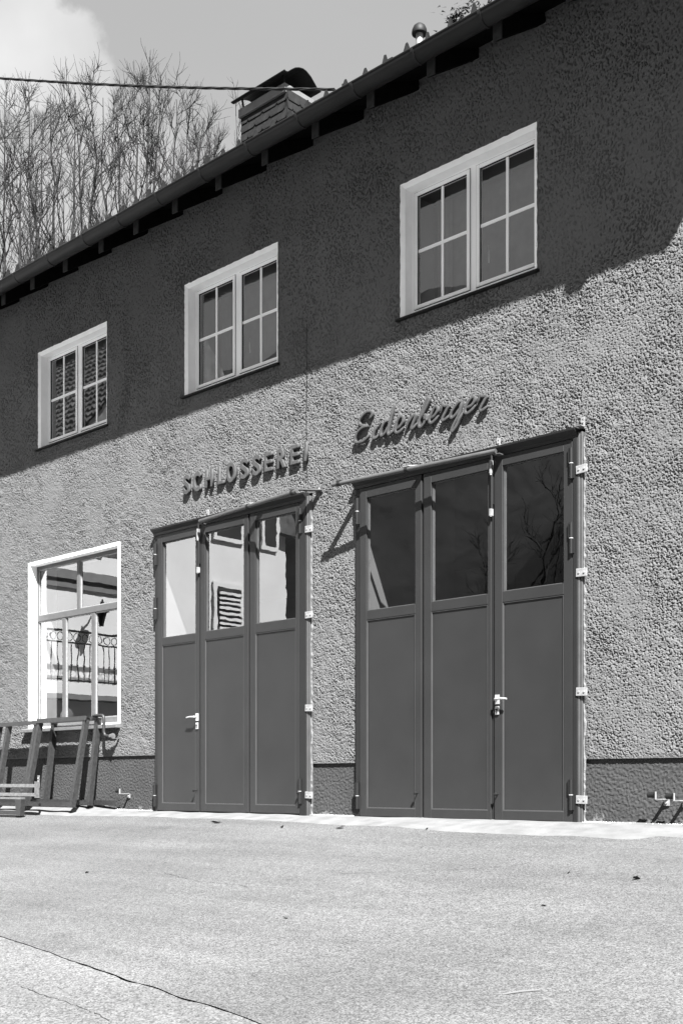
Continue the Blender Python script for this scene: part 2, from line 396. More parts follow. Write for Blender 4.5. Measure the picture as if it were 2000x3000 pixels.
def rough_sheet(name, mat, parent, xs, zs, holes, depth_fn, kind=None):
    """plaster skin with real relief: a grid on the wall plane, holes left open, relief fading out at the edges of the holes"""
    xs, zs = np.array(xs), np.array(zs); nx, nz = len(xs), len(zs)
    Xg, Zg = np.meshgrid(xs, zs)
    Y = depth_fn(nz, nx, Xg, Zg)
    fade = np.ones_like(Y)
    for (x0, x1, z0, z1) in holes:
        dx = np.maximum(np.maximum(x0 - Xg, Xg - x1), 0); dz = np.maximum(np.maximum(z0 - Zg, Zg - z1), 0)
        fade = np.minimum(fade, np.clip(np.sqrt(dx * dx + dz * dz) / 0.03, 0, 1))
    Y = Y * (0.15 + 0.85 * fade)
    co = np.stack([Xg, Y, Zg], -1).reshape(-1, 3)
    cx = (xs[:-1] + xs[1:]) / 2; cz = (zs[:-1] + zs[1:]) / 2
    CXg, CZg = np.meshgrid(cx, cz); keep = np.ones(CXg.shape, bool)
    for (x0, x1, z0, z1) in holes:
        keep &= ~((CXg > x0) & (CXg < x1) & (CZg > z0) & (CZg < z1))
    jj, ii = np.nonzero(keep); a = jj * nx + ii
    quads = np.stack([a, a + 1, a + nx + 1, a + nx], -1).astype(np.int32)
    used = np.zeros(len(co), bool); used[quads.ravel()] = True
    remap = np.cumsum(used) - 1; quads = remap[quads].astype(np.int32); co = co[used]
    me = bpy.data.meshes.new(name)
    me.vertices.add(len(co)); me.vertices.foreach_set('co', co.astype(np.float32).ravel())
    me.loops.add(quads.size); me.loops.foreach_set('vertex_index', quads.ravel())
    me.polygons.add(len(quads)); me.polygons.foreach_set('loop_start', np.arange(0, quads.size, 4, dtype=np.int32))
    me.polygons.foreach_set('loop_total', np.full(len(quads), 4, np.int32))
    me.polygons.foreach_set('use_smooth', np.zeros(len(quads), bool))     # facets: broken grit, not soap
    me.materials.append(MATS[mat]); me.update(calc_edges=True); me.validate()
    return link(bpy.data.objects.new(name, me), parent)
def grid_lines(a, b, step, marks):
    m = sorted(set([a, b] + [x for x in marks if a < x < b])); out = []
    for p, q in zip(m[:-1], m[1:]):
        n = max(1, int(round((q - p) / step))); out += list(np.linspace(p, q, n, endpoint=False))
    return out + [b]

# ------------------------------------------------------------------ ground
SLOPE = 0.14
edge_pts = [(-60, -.50), (-25, -.50), (-14.5, -.52), (-13.4, -.51), (-12.0, -.46), (-10.4, -.36), (-9.2, -.36), (-8.06, -.385), (-7.1, -.48),
            (-6.2, -.56), (-5.15, -.63), (-4.75, -.64), (-4.45, -.67), (-4.3, -.63), (-4.2, -.47), (-4.0, -.50), (-3.0, -.55), (8, -.55), (60, -.55)]
seam_pts = [(-60, -4.0), (-12, -4.1), (-8, -4.33), (-6.54, -4.52), (-6.18, -4.57), (-5.84, -4.63), (-5.54, -4.67), (-5.24, -4.72), (-4.91, -4.77), (-4.54, -4.84),
            (-4.28, -4.89), (-4.04, -4.92), (-3.81, -4.96), (-3.65, -4.99), (-2.5, -5.2), (0, -5.6), (60, -9)]
def interp(pts, x): return float(np.interp(x, [p[0] for p in pts], [p[1] for p in pts]))
gx = [-60, -40, -25] + list(np.arange(-16, 2, 0.035)) + [4, 8, 20, 60]
jit = noise_field(1, len(gx), 7, 3)[0] * 0.0035 + noise_field(1, len(gx), 30, 4)[0] * 0.008
jit2 = noise_field(1, len(gx), 4, 5)[0] * 0.004
ej = noise_field(1, len(gx), 22, 9)[0] * 0.018 + noise_field(1, len(gx), 6, 12)[0] * 0.006
a = MB(); b = MB()
va, vb = [], []
for i, x in enumerate(gx):
    ye = interp(edge_pts, x) + ej[i]; s = interp(seam_pts, x) + jit[i]
    va.append((x, ye, SLOPE * ye)); va.append((x, s, SLOPE * s))
    g = 0.011 + 1.0 * abs(jit2[i]); s2 = s - g
    vb.append((x, s2, SLOPE * s2 + 0.002)); vb.append((x, -12.0, SLOPE * -12.0)); vb.append((x, -90.0, SLOPE * -12.0))
n = len(gx)
a.add(va, [(2 * i, 2 * i + 1, 2 * i + 3, 2 * i + 2) for i in range(n - 1)])
b.add(vb, [(3 * i, 3 * i + 1, 3 * i + 4, 3 * i + 3) for i in range(n - 1)] + [(3 * i + 1, 3 * i + 2, 3 * i + 5, 3 * i + 4) for i in range(n - 1)])
tag(a.build('asphalt_yard', 'asphalt'), kind='structure')
tag(b.build('asphalt_road', 'asphalt_old'), kind='structure')
gb = MB()
gb.add([(-400, -90, -1.72), (400, -90, -1.72), (400, -12, -1.72), (-400, -12, -1.72), (400, 0, -.04), (-400, 0, -.04), (400, 9, -.04), (-400, 9, -.04), (-400, -600, -1.72), (400, -600, -1.72)],
       [(0, 1, 2, 3), (3, 2, 4, 5), (5, 4, 6, 7), (8, 9, 1, 0)])
tag(gb.build('ground', 'soil'), kind='structure')
# thin hairline cracks in the yard, each a narrow sunken-looking ribbon of dark filler lying on the asphalt
cr_paths = [[(-7.24, -2.69), (-6.92, -2.78), (-6.57, -2.86), (-6.26, -2.85), (-5.95, -2.89)], [(-5.95, -2.62), (-5.68, -2.31), (-5.17, -2.08), (-4.88, -1.94), (-4.68, -1.81), (-4.55, -1.66)],
            [(-5.27, -5.14), (-4.99, -5.18), (-4.66, -5.21), (-4.46, -5.24), (-4.28, -5.28)]]
ck = MB()
for k, pth in enumerate(cr_paths):
    P_ = []
    for (x0, y0), (x1, y1) in zip(pth[:-1], pth[1:]):
        for t in np.linspace(0, 1, 9)[:-1]: P_.append((x0 + (x1 - x0) * t + random.gauss(0, .004), y0 + (y1 - y0) * t + random.gauss(0, .005)))
    wd = [0.0036 * abs(math.sin(i * 1.7 + k)) * random.uniform(.4, 1.2) for i in range(len(P_))]
    vsx = []
    for (x, y), q in zip(P_, wd): vsx += [(x, y - q, SLOPE * (y - q) + .004), (x, y + q, SLOPE * (y + q) + .004)]
    ck.add(vsx, [(2 * i, 2 * i + 1, 2 * i + 3, 2 * i + 2) for i in range(len(P_) - 1)])
tag(ck.build('asphalt_crack', 'soil'), kind='structure')
# concrete strip along the foot of the wall, a little higher at the left end
sx_ = list(np.arange(-18, -2, 0.06))
def z_wall(x): return 0.075 * (1 - np.clip((x + 12.1) / 0.7, 0, 1)) - 0.004
rows = 6; vs_, fs_ = [], []
sj = noise_field(rows + 1, len(sx_), 6, 21) * 0.0025
for i, x in enumerate(sx_):
    ye = interp(edge_pts, x) - 0.03
    for j in range(rows + 1):
        t = j / rows; y = 0.10 + (ye - 0.10) * t
        z0 = z_wall(x); z = z0 + (SLOPE * ye - 0.012 - z0) * max(0, (t - 0.12) / 0.88) ** 1.1 + 0.006 * (1 - t) + sj[j, i] + (0.016 if j < rows else -0.01) * 0.6
        vs_.append((x, y, z))
cs = MB(); k = rows + 1
cs.add(vs_, [(i * k + j, i * k + j + 1, (i + 1) * k + j + 1, (i + 1) * k + j) for i in range(len(sx_) - 1) for j in range(rows)])
tag(cs.build('concrete_strip', 'concrete', smooth=True), kind='structure')
# hillside behind the workshop and an unseen slope opposite, raised to cut skylight
hb = MB(); hx = np.linspace(-160, 120, 36); hy = [9, 12, 16, 22, 34, 60, 120]
hzv = [-.3, 1.0, 5, 9, 14, 19, 22]
hb.add([(x, y, z + 0.8 * math.sin(x * .13 + y * .2)) for x in hx for y, z in zip(hy, hzv)],
       [(i * 7 + j, (i + 1) * 7 + j, (i + 1) * 7 + j + 1, i * 7 + j + 1) for i in range(35) for j in range(6)])
tag(hb.build('hillside', 'hill', smooth=True), kind='structure')
hb = MB(); hy = [-50, -62, -95, -140, -220]; hzv = [-1.9, 14, 56, 72, 76]
def far_k(x): return float(np.interp(x, [-400, -150, -128, -84, -73, -62, -40, 100, 400], [.35, .35, 1.0, 1.0, .56, .52, .9, 1.0, 1.0]))  # heights shaped to block skylight and set what the panes mirror
hxs = np.linspace(-420, 340, 191)
hb.add([(x, y, z * (far_k(x) if z > 0 else 1) + (1.2 * math.sin(x * .31 + y * .3) if z > 0 else 0)) for x in hxs for y, z in zip(hy, hzv)],
       [(i * 5 + j, i * 5 + j + 1, (i + 1) * 5 + j + 1, (i + 1) * 5 + j) for i in range(190) for j in range(4)])
tag(hb.build('sky_blocking_hill', 'hill', smooth=True), kind='structure')

# ------------------------------------------------------------------ the workshop
SHOP = empty('workshop_building', (-8.3, 0, 0), 'two storey rough plastered workshop with two tall folding doors and white windows above', 'building')
WX0, WX1, WTOP = -18.0, -3.35, 6.92
UP_WIN = [(-13.311, -11.797), (-10.290, -8.780), (-7.093, -5.587)]; UZ0, UZ1 = 4.700, 5.947
GW = (-13.540, -11.528, 1.04, 3.226)
D1 = (-10.812, -8.268, -.30, 3.262); D2 = (-7.652, -5.108, -.30, 3.250)
holes = [(x0, x1, UZ0, UZ1) for x0, x1 in UP_WIN] + [GW, D1, D2]
PL_L, PL_R = 0.650, 0.522              # top of the plinth left of / right of the first door
marks_x = sorted(v for h in holes for v in h[:2]); marks_z = sorted(set(v for h in holes for v in h[2:]))
SX, SZ = 0.0074, 0.0056
xs = [WX0, -17.0, -16.0, -15.0] + grid_lines(-14.6, WX1, SX, marks_x)
zs = grid_lines(0.50, 4.60, SZ, marks_z + [PL_L, PL_R])[:-1] + grid_lines(4.60, WTOP, 0.010, marks_z)
def relief(nz_, nx_, Xg, Zg):
    # thrown plaster worked over with a board: rounded lumps about 3 cm across with sharp dark pits between them
    q = SX / SZ
    n1 = noise_field(nz_, nx_, 1.3, 11, q * 1.05); n2 = noise_field(nz_, nx_, 2.2, 12, q * 1.15); n6 = noise_field(nz_, nx_, 0.9, 19, q); n3 = noise_field(nz_, nx_, 70, 13, q)
    n5 = noise_field(nz_, nx_, 9, 17, q)
    amp = np.clip(1.0 + 0.22 * n3, 0.55, 1.5)
    n7 = noise_field(nz_, nx_, 26, 23, q)
    c = n1 * 0.82 + n2 * 0.66 + n6 * .45 + 0.32 * n7
    h = 0.0013 * np.tanh(1.3 * n1) + 0.0016 * np.tanh(n2) + 0.0014 * n5 + 0.0008 * n6
    pit = np.minimum(np.clip(-c - 0.95, 0, 2.0) * 0.018, 0.0088)
    return (-h + pit) * amp - 0.003
lower_l = (WX0 - 1, -10.0, 0.0, PL_L); lower_r = (-10.0, WX1 + 1, 0.0, PL_R)
rough_sheet('wall', 'plaster', SHOP, xs, zs, holes + [lower_l, lower_r], relief)
def relief_p(nz_, nx_, Xg, Zg):
    n1 = noise_field(nz_, nx_, 1.5, 31, 1.1); n2 = noise_field(nz_, nx_, 2.2, 32)
    return 0.020 - 0.0020 * np.tanh(n1) - 0.0014 * np.tanh(n2)
for (x0, x1, zt) in ((-15.4, D1[0], PL_L), (D1[1], D2[0], PL_R), (D2[1], WX1, PL_R)):
    rough_sheet('plinth', 'plinth', SHOP, grid_lines(x0, x1, 0.0095, []), grid_lines(-.12, zt + 0.02, 0.0095, []), [], relief_p)
# underside of the plaster where it stops above the plinth, and the plain walls out of view
m_ = MB()
m_.box(WX0, D1[0], 0.004, 0.03, PL_L - .001, PL_L + .012); m_.build('drip_edge', 'plaster', SHOP)
for q0, q1 in ((D1[1], D2[0]), (D2[1], WX1)):
    m_ = MB(); m_.box(q0, q1, 0.004, 0.03, PL_R - .001, PL_R + .012); m_.build('drip_edge', 'plaster', SHOP)
m_ = MB(); m_.box(WX0 - .2, WX0, 0.0, 10, -.3, 6.9); m_.box(WX1, WX1 + .02, 0.01, 10, -.3, 6.9); m_.box(WX0, WX1, 10, 10.2, -.3, 6.9)
m_.add([(WX1 + .02, 0.01, 6.9), (WX1 + .02, 10, 6.9), (WX1 + .02, 5, 9.1)], [(0, 1, 2)])
m_.build('outer_wall', 'plaster', SHOP)

# --- roof, eaves
RT = 0.50                                # roof pitch (rise per metre)
def roof_z(y): return 6.855 + RT * y
VX = -3.15
rf = MB()
ys_r = [-.80, 5.0]
rf.extrude_x([(-.80, roof_z(-.80) + .025), (5.0, roof_z(5) + .025), (10.9, roof_z(5) - RT * 5.9 + .025), (10.9, roof_z(5) - RT * 5.9 + .065), (5.0, roof_z(5) + .065), (-.80, roof_z(-.80) + .055)], WX0 - .5, VX)
ROOF = rf.build('roof', 'roof_tile', SHOP)
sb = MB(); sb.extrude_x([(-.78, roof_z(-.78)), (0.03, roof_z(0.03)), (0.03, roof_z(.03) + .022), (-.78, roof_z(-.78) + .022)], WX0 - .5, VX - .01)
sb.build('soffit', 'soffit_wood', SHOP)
# eaves tiles: the front row, each a rounded pan
tm = MB(); prof = []
for k in range(7):
    t = k / 6; prof.append((t * 0.245, 0.010 * math.sin(math.pi * t) + 0.001))
tm.add([(x, 0, z) for x, z in prof] + [(x, 0.36, z + 0.36 * RT + .012) for x, z in prof] + [(x, 0, z - .014) for x, z in prof], [(i, i + 1, 8 + i, 7 + i) for i in range(6)] + [(i, 14 + i, 15 + i, i + 1) for i in range(6)])
tile_me = tm.mesh('roof_tile', 'roof_tile')
x = -15.0
while x < VX - .3:
    inst('roof_tile', tile_me, ROOF, (x, -.835, roof_z(-.835) + .058)); x += 0.25
# verge board at the right-hand end, hidden above the picture but it throws the shadow's slanting end
vb_ = MB(); vb_.extrude_x([(-.80, roof_z(-.8) - .10), (-.80, roof_z(-.8) + .13), (5, roof_z(5) + .14), (5, roof_z(5) - .10)], VX, VX + .03)
vb_.build('verge_board', 'soffit_wood', SHOP)
# rafters with their straps
raf_x = [-15.2, -14.52, -13.82, -13.12, -12.45, -11.74, -11.02, -10.37, -9.69, -8.99, -8.30, -7.61, -6.92, -6.23, -5.54, -4.85, -4.16, -3.47]
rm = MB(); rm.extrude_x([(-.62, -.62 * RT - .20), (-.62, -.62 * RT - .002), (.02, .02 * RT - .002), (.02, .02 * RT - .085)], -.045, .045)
raf_me = rm.mesh('rafter', 'soffit_wood', bevel=.004)  # near black: the shade under the eaves is put into the body colour
re_ = MB(); re_.box(-.043, .043, -.632, -.621, -.62 * RT - .198, -.62 * RT - .006); ren_me = re_.mesh('lit_rafter_end', 'rafter_wood')  # added paler cap: bounced light on the cut end put into its colour
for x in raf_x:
    ro_ = inst('rafter', raf_me, SHOP, (x, 0, 6.855)); inst('lit_rafter_end', ren_me, ro_, (x, 0, 6.855))
# gutter: half round with a rolled front lip, in real thickness
GY, GZ, GR = -.82, 6.440, .086
gp = []
for k in range(17):
    t = math.pi + math.pi * k / 16; gp.append((GY + GR * math.cos(t), GZ + GR * math.sin(t)))
for k in range(17):
    t = 2 * math.pi - math.pi * k / 16; gp.append((GY + (GR - .005) * math.cos(t), GZ + (GR - .005) * math.sin(t)))
gm = MB(); gm.extrude_x(gp, WX0 - .4, VX + .04)
gm.tube([(WX0 - .4, GY - GR + .003, GZ + .004), (VX + .04, GY - GR + .003, GZ + .004)], .010, 8)
GUT = gm.build('gutter', 'gutter_metal', SHOP, smooth=True)
st = MB(); n_ = 15; vs_ = []
for k in range(n_):
    t = math.pi * 0.97 + math.pi * 0.90 * k / (n_ - 1)
    for dx in (-.014, .014):
        for rr in (GR + .001, GR + .006): vs_.append((dx, GY + rr * math.cos(t), GZ + rr * math.sin(t)))
fs_ = []
for k in range(n_ - 1):
    a0 = 4 * k; b0 = a0 + 4
    fs_ += [(a0, a0 + 1, b0 + 1, b0), (a0 + 2, b0 + 2, b0 + 3, a0 + 3), (a0 + 1, a0 + 3, b0 + 3, b0 + 1), (a0, b0, b0 + 2, a0 + 2)]
st.add(vs_, fs_); st_me = st.mesh('gutter_strap', 'gutter_metal')
for x in raf_x: inst('gutter_strap', st_me, GUT, (x + .02, 0, 0))
# outlet funnel and the swan neck of the downpipe near the right-hand end of the gutter (out of the frame, its shadow is in it)
dp = MB(); dp.tube([(-3.94, GY, GZ - .04), (-3.94, GY, GZ - .10), (-3.94, GY, GZ - .14), (-3.94, GY, GZ - .20)], [.11, .10, .055, .05], 14)
dp.build('gutter_outlet', 'gutter_metal', GUT, smooth=True)
# snow guards
sg = MB(); sg.add([(-.016, -.03, 0), (.016, -.03, 0), (-.016, .10, 0.05), (.016, .10, 0.05), (-.010, .02, .172), (.010, .02, .172), (-.010, .030, .172), (.010, .030, .172)],
                  [(0, 1, 5, 4), (2, 6, 7, 3), (4, 5, 7, 6), (0, 4, 6, 2), (1, 3, 7, 5), (0, 2, 3, 1)])
sg_me = sg.mesh('snow_guard', 'snow_guard')
x = -7.52 - 30 * .2435
while x < -4.2:
    inst('snow_guard', sg_me, ROOF, (x, -.60, roof_z(-.60) + .060), rot=(0, 0, random.uniform(-.25, .25)), sc=(1, 1, random.uniform(.9, 1.08))); x += 0.2435
# lightning wire on the roof with its clamps
lw = MB()
lp = [(-9.35, -.40, 6.80), (-8.9, -.36, 6.86), (-8.4, -.35, 6.87), (-8.0, -.33, 6.92), (-7.72, -.1, 7.10), (-7.48, .3, 7.42), (-7.36, .6, 7.62)]
lw.tube(lp, .006, 6); lw.tube([(p[0] + .03, p[1] + .05, p[2] + .05) for p in lp[2:]], .006, 6)
for p in lp[1:6]: lw.box(p[0] - .03, p[0] + .03, p[1] - .02, p[1] + .02, p[2] - .06, p[2] + .025)
lw.build('lightning_wire', 'snow_guard', ROOF)
# vent pipe with its mushroom cap
vp = MB(); vx_, vy_ = -7.385, .62; vp.tube([(vx_, vy_, 7.15), (vx_, vy_, 7.80)], .036, 16)
VP = vp.build('vent_pipe', 'galvanised', ROOF, smooth=True)
vc = MB(); prof = [(.075, 7.795), (.078, 7.805), (.073, 7.84), (.058, 7.872), (.035, 7.892), (.004, 7.90)]
vc.tube([(vx_, vy_, z) for r_, z in prof], [r_ for r_, z in prof], 20); vc.build('vent_cap', 'cable', ROOF, smooth=True)

# --- chimney
CH = MB(); CH.box(-11.03, -10.20, 1.51, 2.03, 7.2, 8.77); CHIM = CH.build('chimney', 'slate', SHOP)
cb = MB(); cb.box(-11.055, -10.205, 1.47, 2.03, 8.755, 8.862); cb.box(-11.0, -10.26, 1.53, 1.97, 8.862, 8.874); cb.build('chimney_band', 'band_metal', CHIM, bevel=.004)
sl = MB(); sl.add([(0, 0, .115), (.2665, 0, .115), (.2665, -.010, 0.004), (.235, -.010, -.014), (.020, -.010, -.014), (0, -.010, .012), (0, -.004, .115), (.2665, -.004, .115), (.2665, -.016, 0.004), (.235, -.016, -.014), (.020, -.016, -.014), (0, -.016, .012)],
                  [(6, 7, 8, 9, 10, 11), (0, 5, 4, 3, 2, 1), (2, 3, 9, 8), (3, 4, 10, 9), (4, 5, 11, 10), (0, 6, 11, 5), (1, 2, 8, 7)])
sl_me = sl.mesh('slate', 'slate')
for r_, z in enumerate((8.680, 8.572, 8.464, 8.356, 8.248)):
    off = [0, .133][r_ % 2]
    for k in range(-1, 4):
        x0 = -11.035 + off + k * 0.2665 - .13
        if x0 + .2665 < -11.0 or x0 > -10.24: continue
        xx0 = max(x0, -11.035); s_ = (min(x0 + .2665, -10.198) - xx0) / .2665
        if s_ < .2: continue
        inst('slate', sl_me, CHIM, (xx0, 1.510, z), sc=(s_ * .985, 1, 1), rot=(random.uniform(-.01, .01), 0, 0))
    for k in range(-1, 3):
        y0 = 1.50 + off + k * 0.2665 - .05
        yy0 = max(y0, 1.505); s_ = (min(y0 + .2665, 2.03) - yy0) / .2665
        if s_ < .2: continue
        inst('slate', sl_me, CHIM, (-10.199, yy0, z), rot=(0, 0, R(90)), sc=(s_ * .985, 1, 1))
cp = [(1.385, 8.945), (1.41, 8.938), (1.44, 8.945), (1.5, 8.997), (1.566, 9.049), (1.633, 9.081), (1.70, 9.098), (1.757, 9.094), (1.837, 9.060), (1.905, 9.005), (1.965, 8.955), (2.02, 8.952)]
cm = MB(); cm.extrude_x(cp + [(y, z - .008) for y, z in cp[::-1]], -11.10, -10.12)
cm.build('chimney_cap', 'cap_metal', CHIM)
cl_ = MB()
for x_, y_ in ((-11.0, 1.52), (-10.25, 1.52), (-11.0, 1.92), (-10.25, 1.93)): cl_.beam((x_, y_, 8.86), (x_ - .02, y_ - .015, 9.0), .018, .018, up=(0, 1, 0))
cl_.build('cap_leg', 'cap_metal', CHIM)

# --- upper windows
def ring(mb, o, i, yo, yi, n=24, jitter=0.0):
    """frame-shaped face strip between outer rect o at depth yo and inner rect i at depth yi"""
    def pts(r, y, j):
        x0, x1, z0, z1 = r; out = []
        for (ax, az), (bx, bz) in (((x0, z0), (x1, z0)), ((x1, z0), (x1, z1)), ((x1, z1), (x0, z1)), ((x0, z1), (x0, z0))):
            for k in range(n):
                t = k / n; q = random.gauss(0, j) if k else 0
                out.append((ax + (bx - ax) * t + (q if ax == bx else 0), y, az + (bz - az) * t + (q if az == bz else 0)))
        return out
    a_, b_ = pts(o, yo, jitter), pts(i, yi, 0); N = len(a_)
    return mb.add(a_ + b_, [(k, (k + 1) % N, N + (k + 1) % N, N + k) for k in range(N)])
def frame_box(mb, x0, x1, z0, z1, t, y0, y1):
    mb.box(x0, x0 + t, y0, y1, z0, z1); mb.box(x1 - t, x1, y0, y1, z0, z1); mb.box(x0 + t, x1 - t, y0, y1, z0, z0 + t); mb.box(x0 + t, x1 - t, y0, y1, z1 - t, z1); return mb
def pane(name, x0, x1, z0, z1, y, mat, parent):
    p = MB(); p.add([(x0, y, z0), (x1, y, z0), (x1, y, z1), (x0, y, z1)], [(0, 1, 2, 3)])
    me = bpy.data.meshes.new(name); me.from_pydata(p.v, [], p.f); me.materials.append(MATS[mat])     # faces outward (-Y)
    return link(bpy.data.objects.new(name, me), parent)
for wi, (x0, x1) in enumerate(UP_WIN):
    ix0, ix1, iz0, iz1 = x0 + .036, x1 - .026, UZ0 + .004, UZ1 - .038
    f_ = MB(); frame_box(f_, ix0 - .02, ix1 + .02, UZ0 + .02, iz1 + .02, .066, .112, .165)
    cx_ = (ix0 + ix1) / 2; f_.box(cx_ - .041, cx_ + .041, .1135, .163, UZ0 + .05, iz1)
    WIN = f_.build('window', 'white_frame', SHOP, bevel=.004)
    rv = MB(); ring(rv, (x0 - .010, x1 + .010, UZ0 - .004, UZ1 + .010), (ix0, ix1, iz0, iz1), -.006, .012, 40, .002)
    ring(rv, (ix0, ix1, iz0, iz1), (ix0, ix1, iz0, iz1), .012, .16, 1)
    rv.build('window_reveal', 'white_trim', WIN)
    sl_ = MB(); sl_.extrude_x([(-.045, UZ0 - .012), (-.045, UZ0 - .030), (-.002, UZ0 - .030), (-.002, UZ0 - .014), (.12, UZ0 + .012), (.12, UZ0 + .022)], x0 - .04, x1 + .035)
    sl_.build('window_sill', 'dark_metal', WIN)
    for sx0, sx1 in ((ix0 + .036, cx_ - .037), (cx_ + .037, ix1 - .030)):
        s_ = MB(); zb, zt = UZ0 + .090, iz1 - .022
        frame_box(s_, sx0, sx1, zb, zt, .034, .100, .150)
        S = s_.build('sash', 'white_frame', WIN, bevel=.004)
        g_ = MB(); ring(g_, (sx0 - .006, sx1 + .006, zb - .006, zt + .006), (sx0, sx1, zb, zt), .1105, .1105, 1)
        ring(g_, (sx0 + .0335, sx1 - .0335, zb + .0335, zt - .0335), (sx0 + .041, sx1 - .041, zb + .041, zt - .041), .111, .124, 1)
        g_.build('gasket', 'rubber', WIN)
        m_ = MB(); mx_, mz_ = (sx0 + sx1) / 2, (zb + zt) / 2 - .005
        m_.box(mx_ - .013, mx_ + .013, .118, .128, zb + .03, zt - .03); m_.box(sx0 + .03, mx_ - .013, .1182, .1278, mz_ - .015, mz_ + .015); m_.box(mx_ + .013, sx1 - .03, .1182, .1278, mz_ - .015, mz_ + .015)
        m_.build('muntin', 'white_frame', WIN)
        pane('pane', sx0 + .034, sx1 - .034, zb + .034, zt - .034, .1245, 'pane_glass', WIN)
    ir = MB(); ring(ir, (ix0 + .02, ix1 - .02, UZ0 + .03, iz1 - .02), (ix0 + .02, ix1 - .02, UZ0 + .03, iz1 - .02), .17, .42, 1)
    ir.build('inner_reveal', 'interior', WIN)
    cu = MB(); cvs = []
    for k in range(13): cvs += [(ix0 + .03 + .014 * k, .47 + .016 * math.sin(k * 1.6), 4.75), (ix0 + .03 + .014 * k, .47 + .016 * math.sin(k * 1.6), 5.98)]
    cu.add(cvs, [(2 * k, 2 * k + 2, 2 * k + 3, 2 * k + 1) for k in range(12)]); cu.build('curtain', 'curtain', WIN, smooth=True)
    if wi:                                # closed net curtain
        cu = MB(); cvs = []; nn = 60
        for k in range(nn + 1):
            xq = ix0 + .01 + (ix1 - ix0 - .02) * k / nn; cvs += [(xq, .52 + .006 * math.sin(k * .9), 4.72), (xq, .52 + .006 * math.sin(k * .9), 6.0)]
        cu.add(cvs, [(2 * k, 2 * k + 2, 2 * k + 3, 2 * k + 1) for k in range(nn)]); cu.build('net_curtain', 'curtain', WIN, smooth=True)
    if wi:
        hd = MB(); hx_ = cx_ + .105
        hd.tube([(hx_, .20, 5.02), (hx_ + .012, .185, 5.06), (hx_ + .016, .18, 5.11), (hx_ + .010, .185, 5.15), (hx_ - .002, .20, 5.18)], .007, 6)
        hd.build('window_handle', 'bright_metal', WIN, smooth=True)

# --- ground floor window
gx0, gx1, gz0, gz1 = GW
ix0, ix1, iz0, iz1 = gx0 + .040, gx1 - .033, gz0 + .02, gz1 - .036
f_ = MB(); FY0, FY1 = .088, .135
f_.box(ix0, ix0 + .035, FY0, FY1, gz0, iz1); f_.box(ix1 - .03, ix1, FY0, FY1, gz0, iz1)
f_.box(ix0 + .035, ix1 - .03, FY0, FY1, iz1 - .045, iz1); f_.box(ix0 + .035, ix1 - .03, FY0, FY1, gz0, gz0 + .10)
f_.box(ix0 + .035, ix1 - .03, FY0 - .003, FY1, 2.458, 2.540)
f_.box(-12.575, -12.503, FY0 + .001, FY1, 2.540, iz1 - .045)
f_.box(-12.905, -12.830, FY0 + .001, FY1, gz0 + .10, 2.458); f_.box(-12.258, -12.175, FY0 + .001, FY1, gz0 + .10, 2.458)
SW = f_.build('shop_window', 'grey_frame', SHOP, bevel=.005)
bd = MB()
for (a0, a1, c0, c1) in ((ix0 + .035, -12.575, 2.54, iz1 - .045), (-12.503, ix1 - .03, 2.54, iz1 - .045), (ix0 + .035, -12.905, gz0 + .1, 2.458), (-12.830, -12.258, gz0 + .1, 2.458), (-12.175, ix1 - .03, gz0 + .1, 2.458)):
    frame_box(bd, a0, a1, c0, c1, .012, FY0 + .012, FY0 + .03)
    pane('pane', a0 + .012, a1 - .012, c0 + .012, c1 - .012, FY0 + .024, 'shop_glass', SW)
bd.build('glazing_bead', 'galvanised', SW)
rv = MB(); ring(rv, (gx0 - .004, gx1 + .004, gz0, gz1 + .004), (ix0, ix1, iz0, iz1), -.013, -.013, 12, .0015)
ring(rv, (gx0 - .004, gx1 + .004, gz0, gz1 + .004), (gx0 - .004, gx1 + .004, gz0, gz1 + .004), -.013, .02, 1)
ring(rv, (ix0, ix1, iz0, iz1), (ix0, ix1, iz0, iz1), -.013, .12, 1); rv.build('window_reveal', 'white_trim', SW)
sl_ = MB(); sl_.extrude_x([(-.075, gz0 - .008), (-.075, gz0 - .050), (-.002, gz0 - .050), (-.002, gz0 - .012), (.11, gz0 + .006), (.11, gz0 + .026)], gx0 - .085, gx1 + .02)
sl_.build('window_sill', 'concrete', SW, bevel=.004)
ir = MB(); ring(ir, (ix0 - .01, ix1 + .01, gz0 + .05, iz1), (ix0 - .01, ix1 + .01, gz0 + .05, iz1), .14, .40, 1); ir.build('inner_reveal', 'curtain', SW)
bl = MB(); prof = [(.002, 1.115), (.06, 1.13), (.085, 1.19), (.085, 1.235), (.055, 1.29), (.02, 1.31), (.02, 1.33)]
bl.tube([(-13.05, .26, z) for r_, z in prof], [r_ for r_, z in prof], 16)
tag(bl.build('glass_jar', 'ball_glass', None, smooth=True), 'round dark glass jar behind the bottom left pane of the shop window', 'jar')

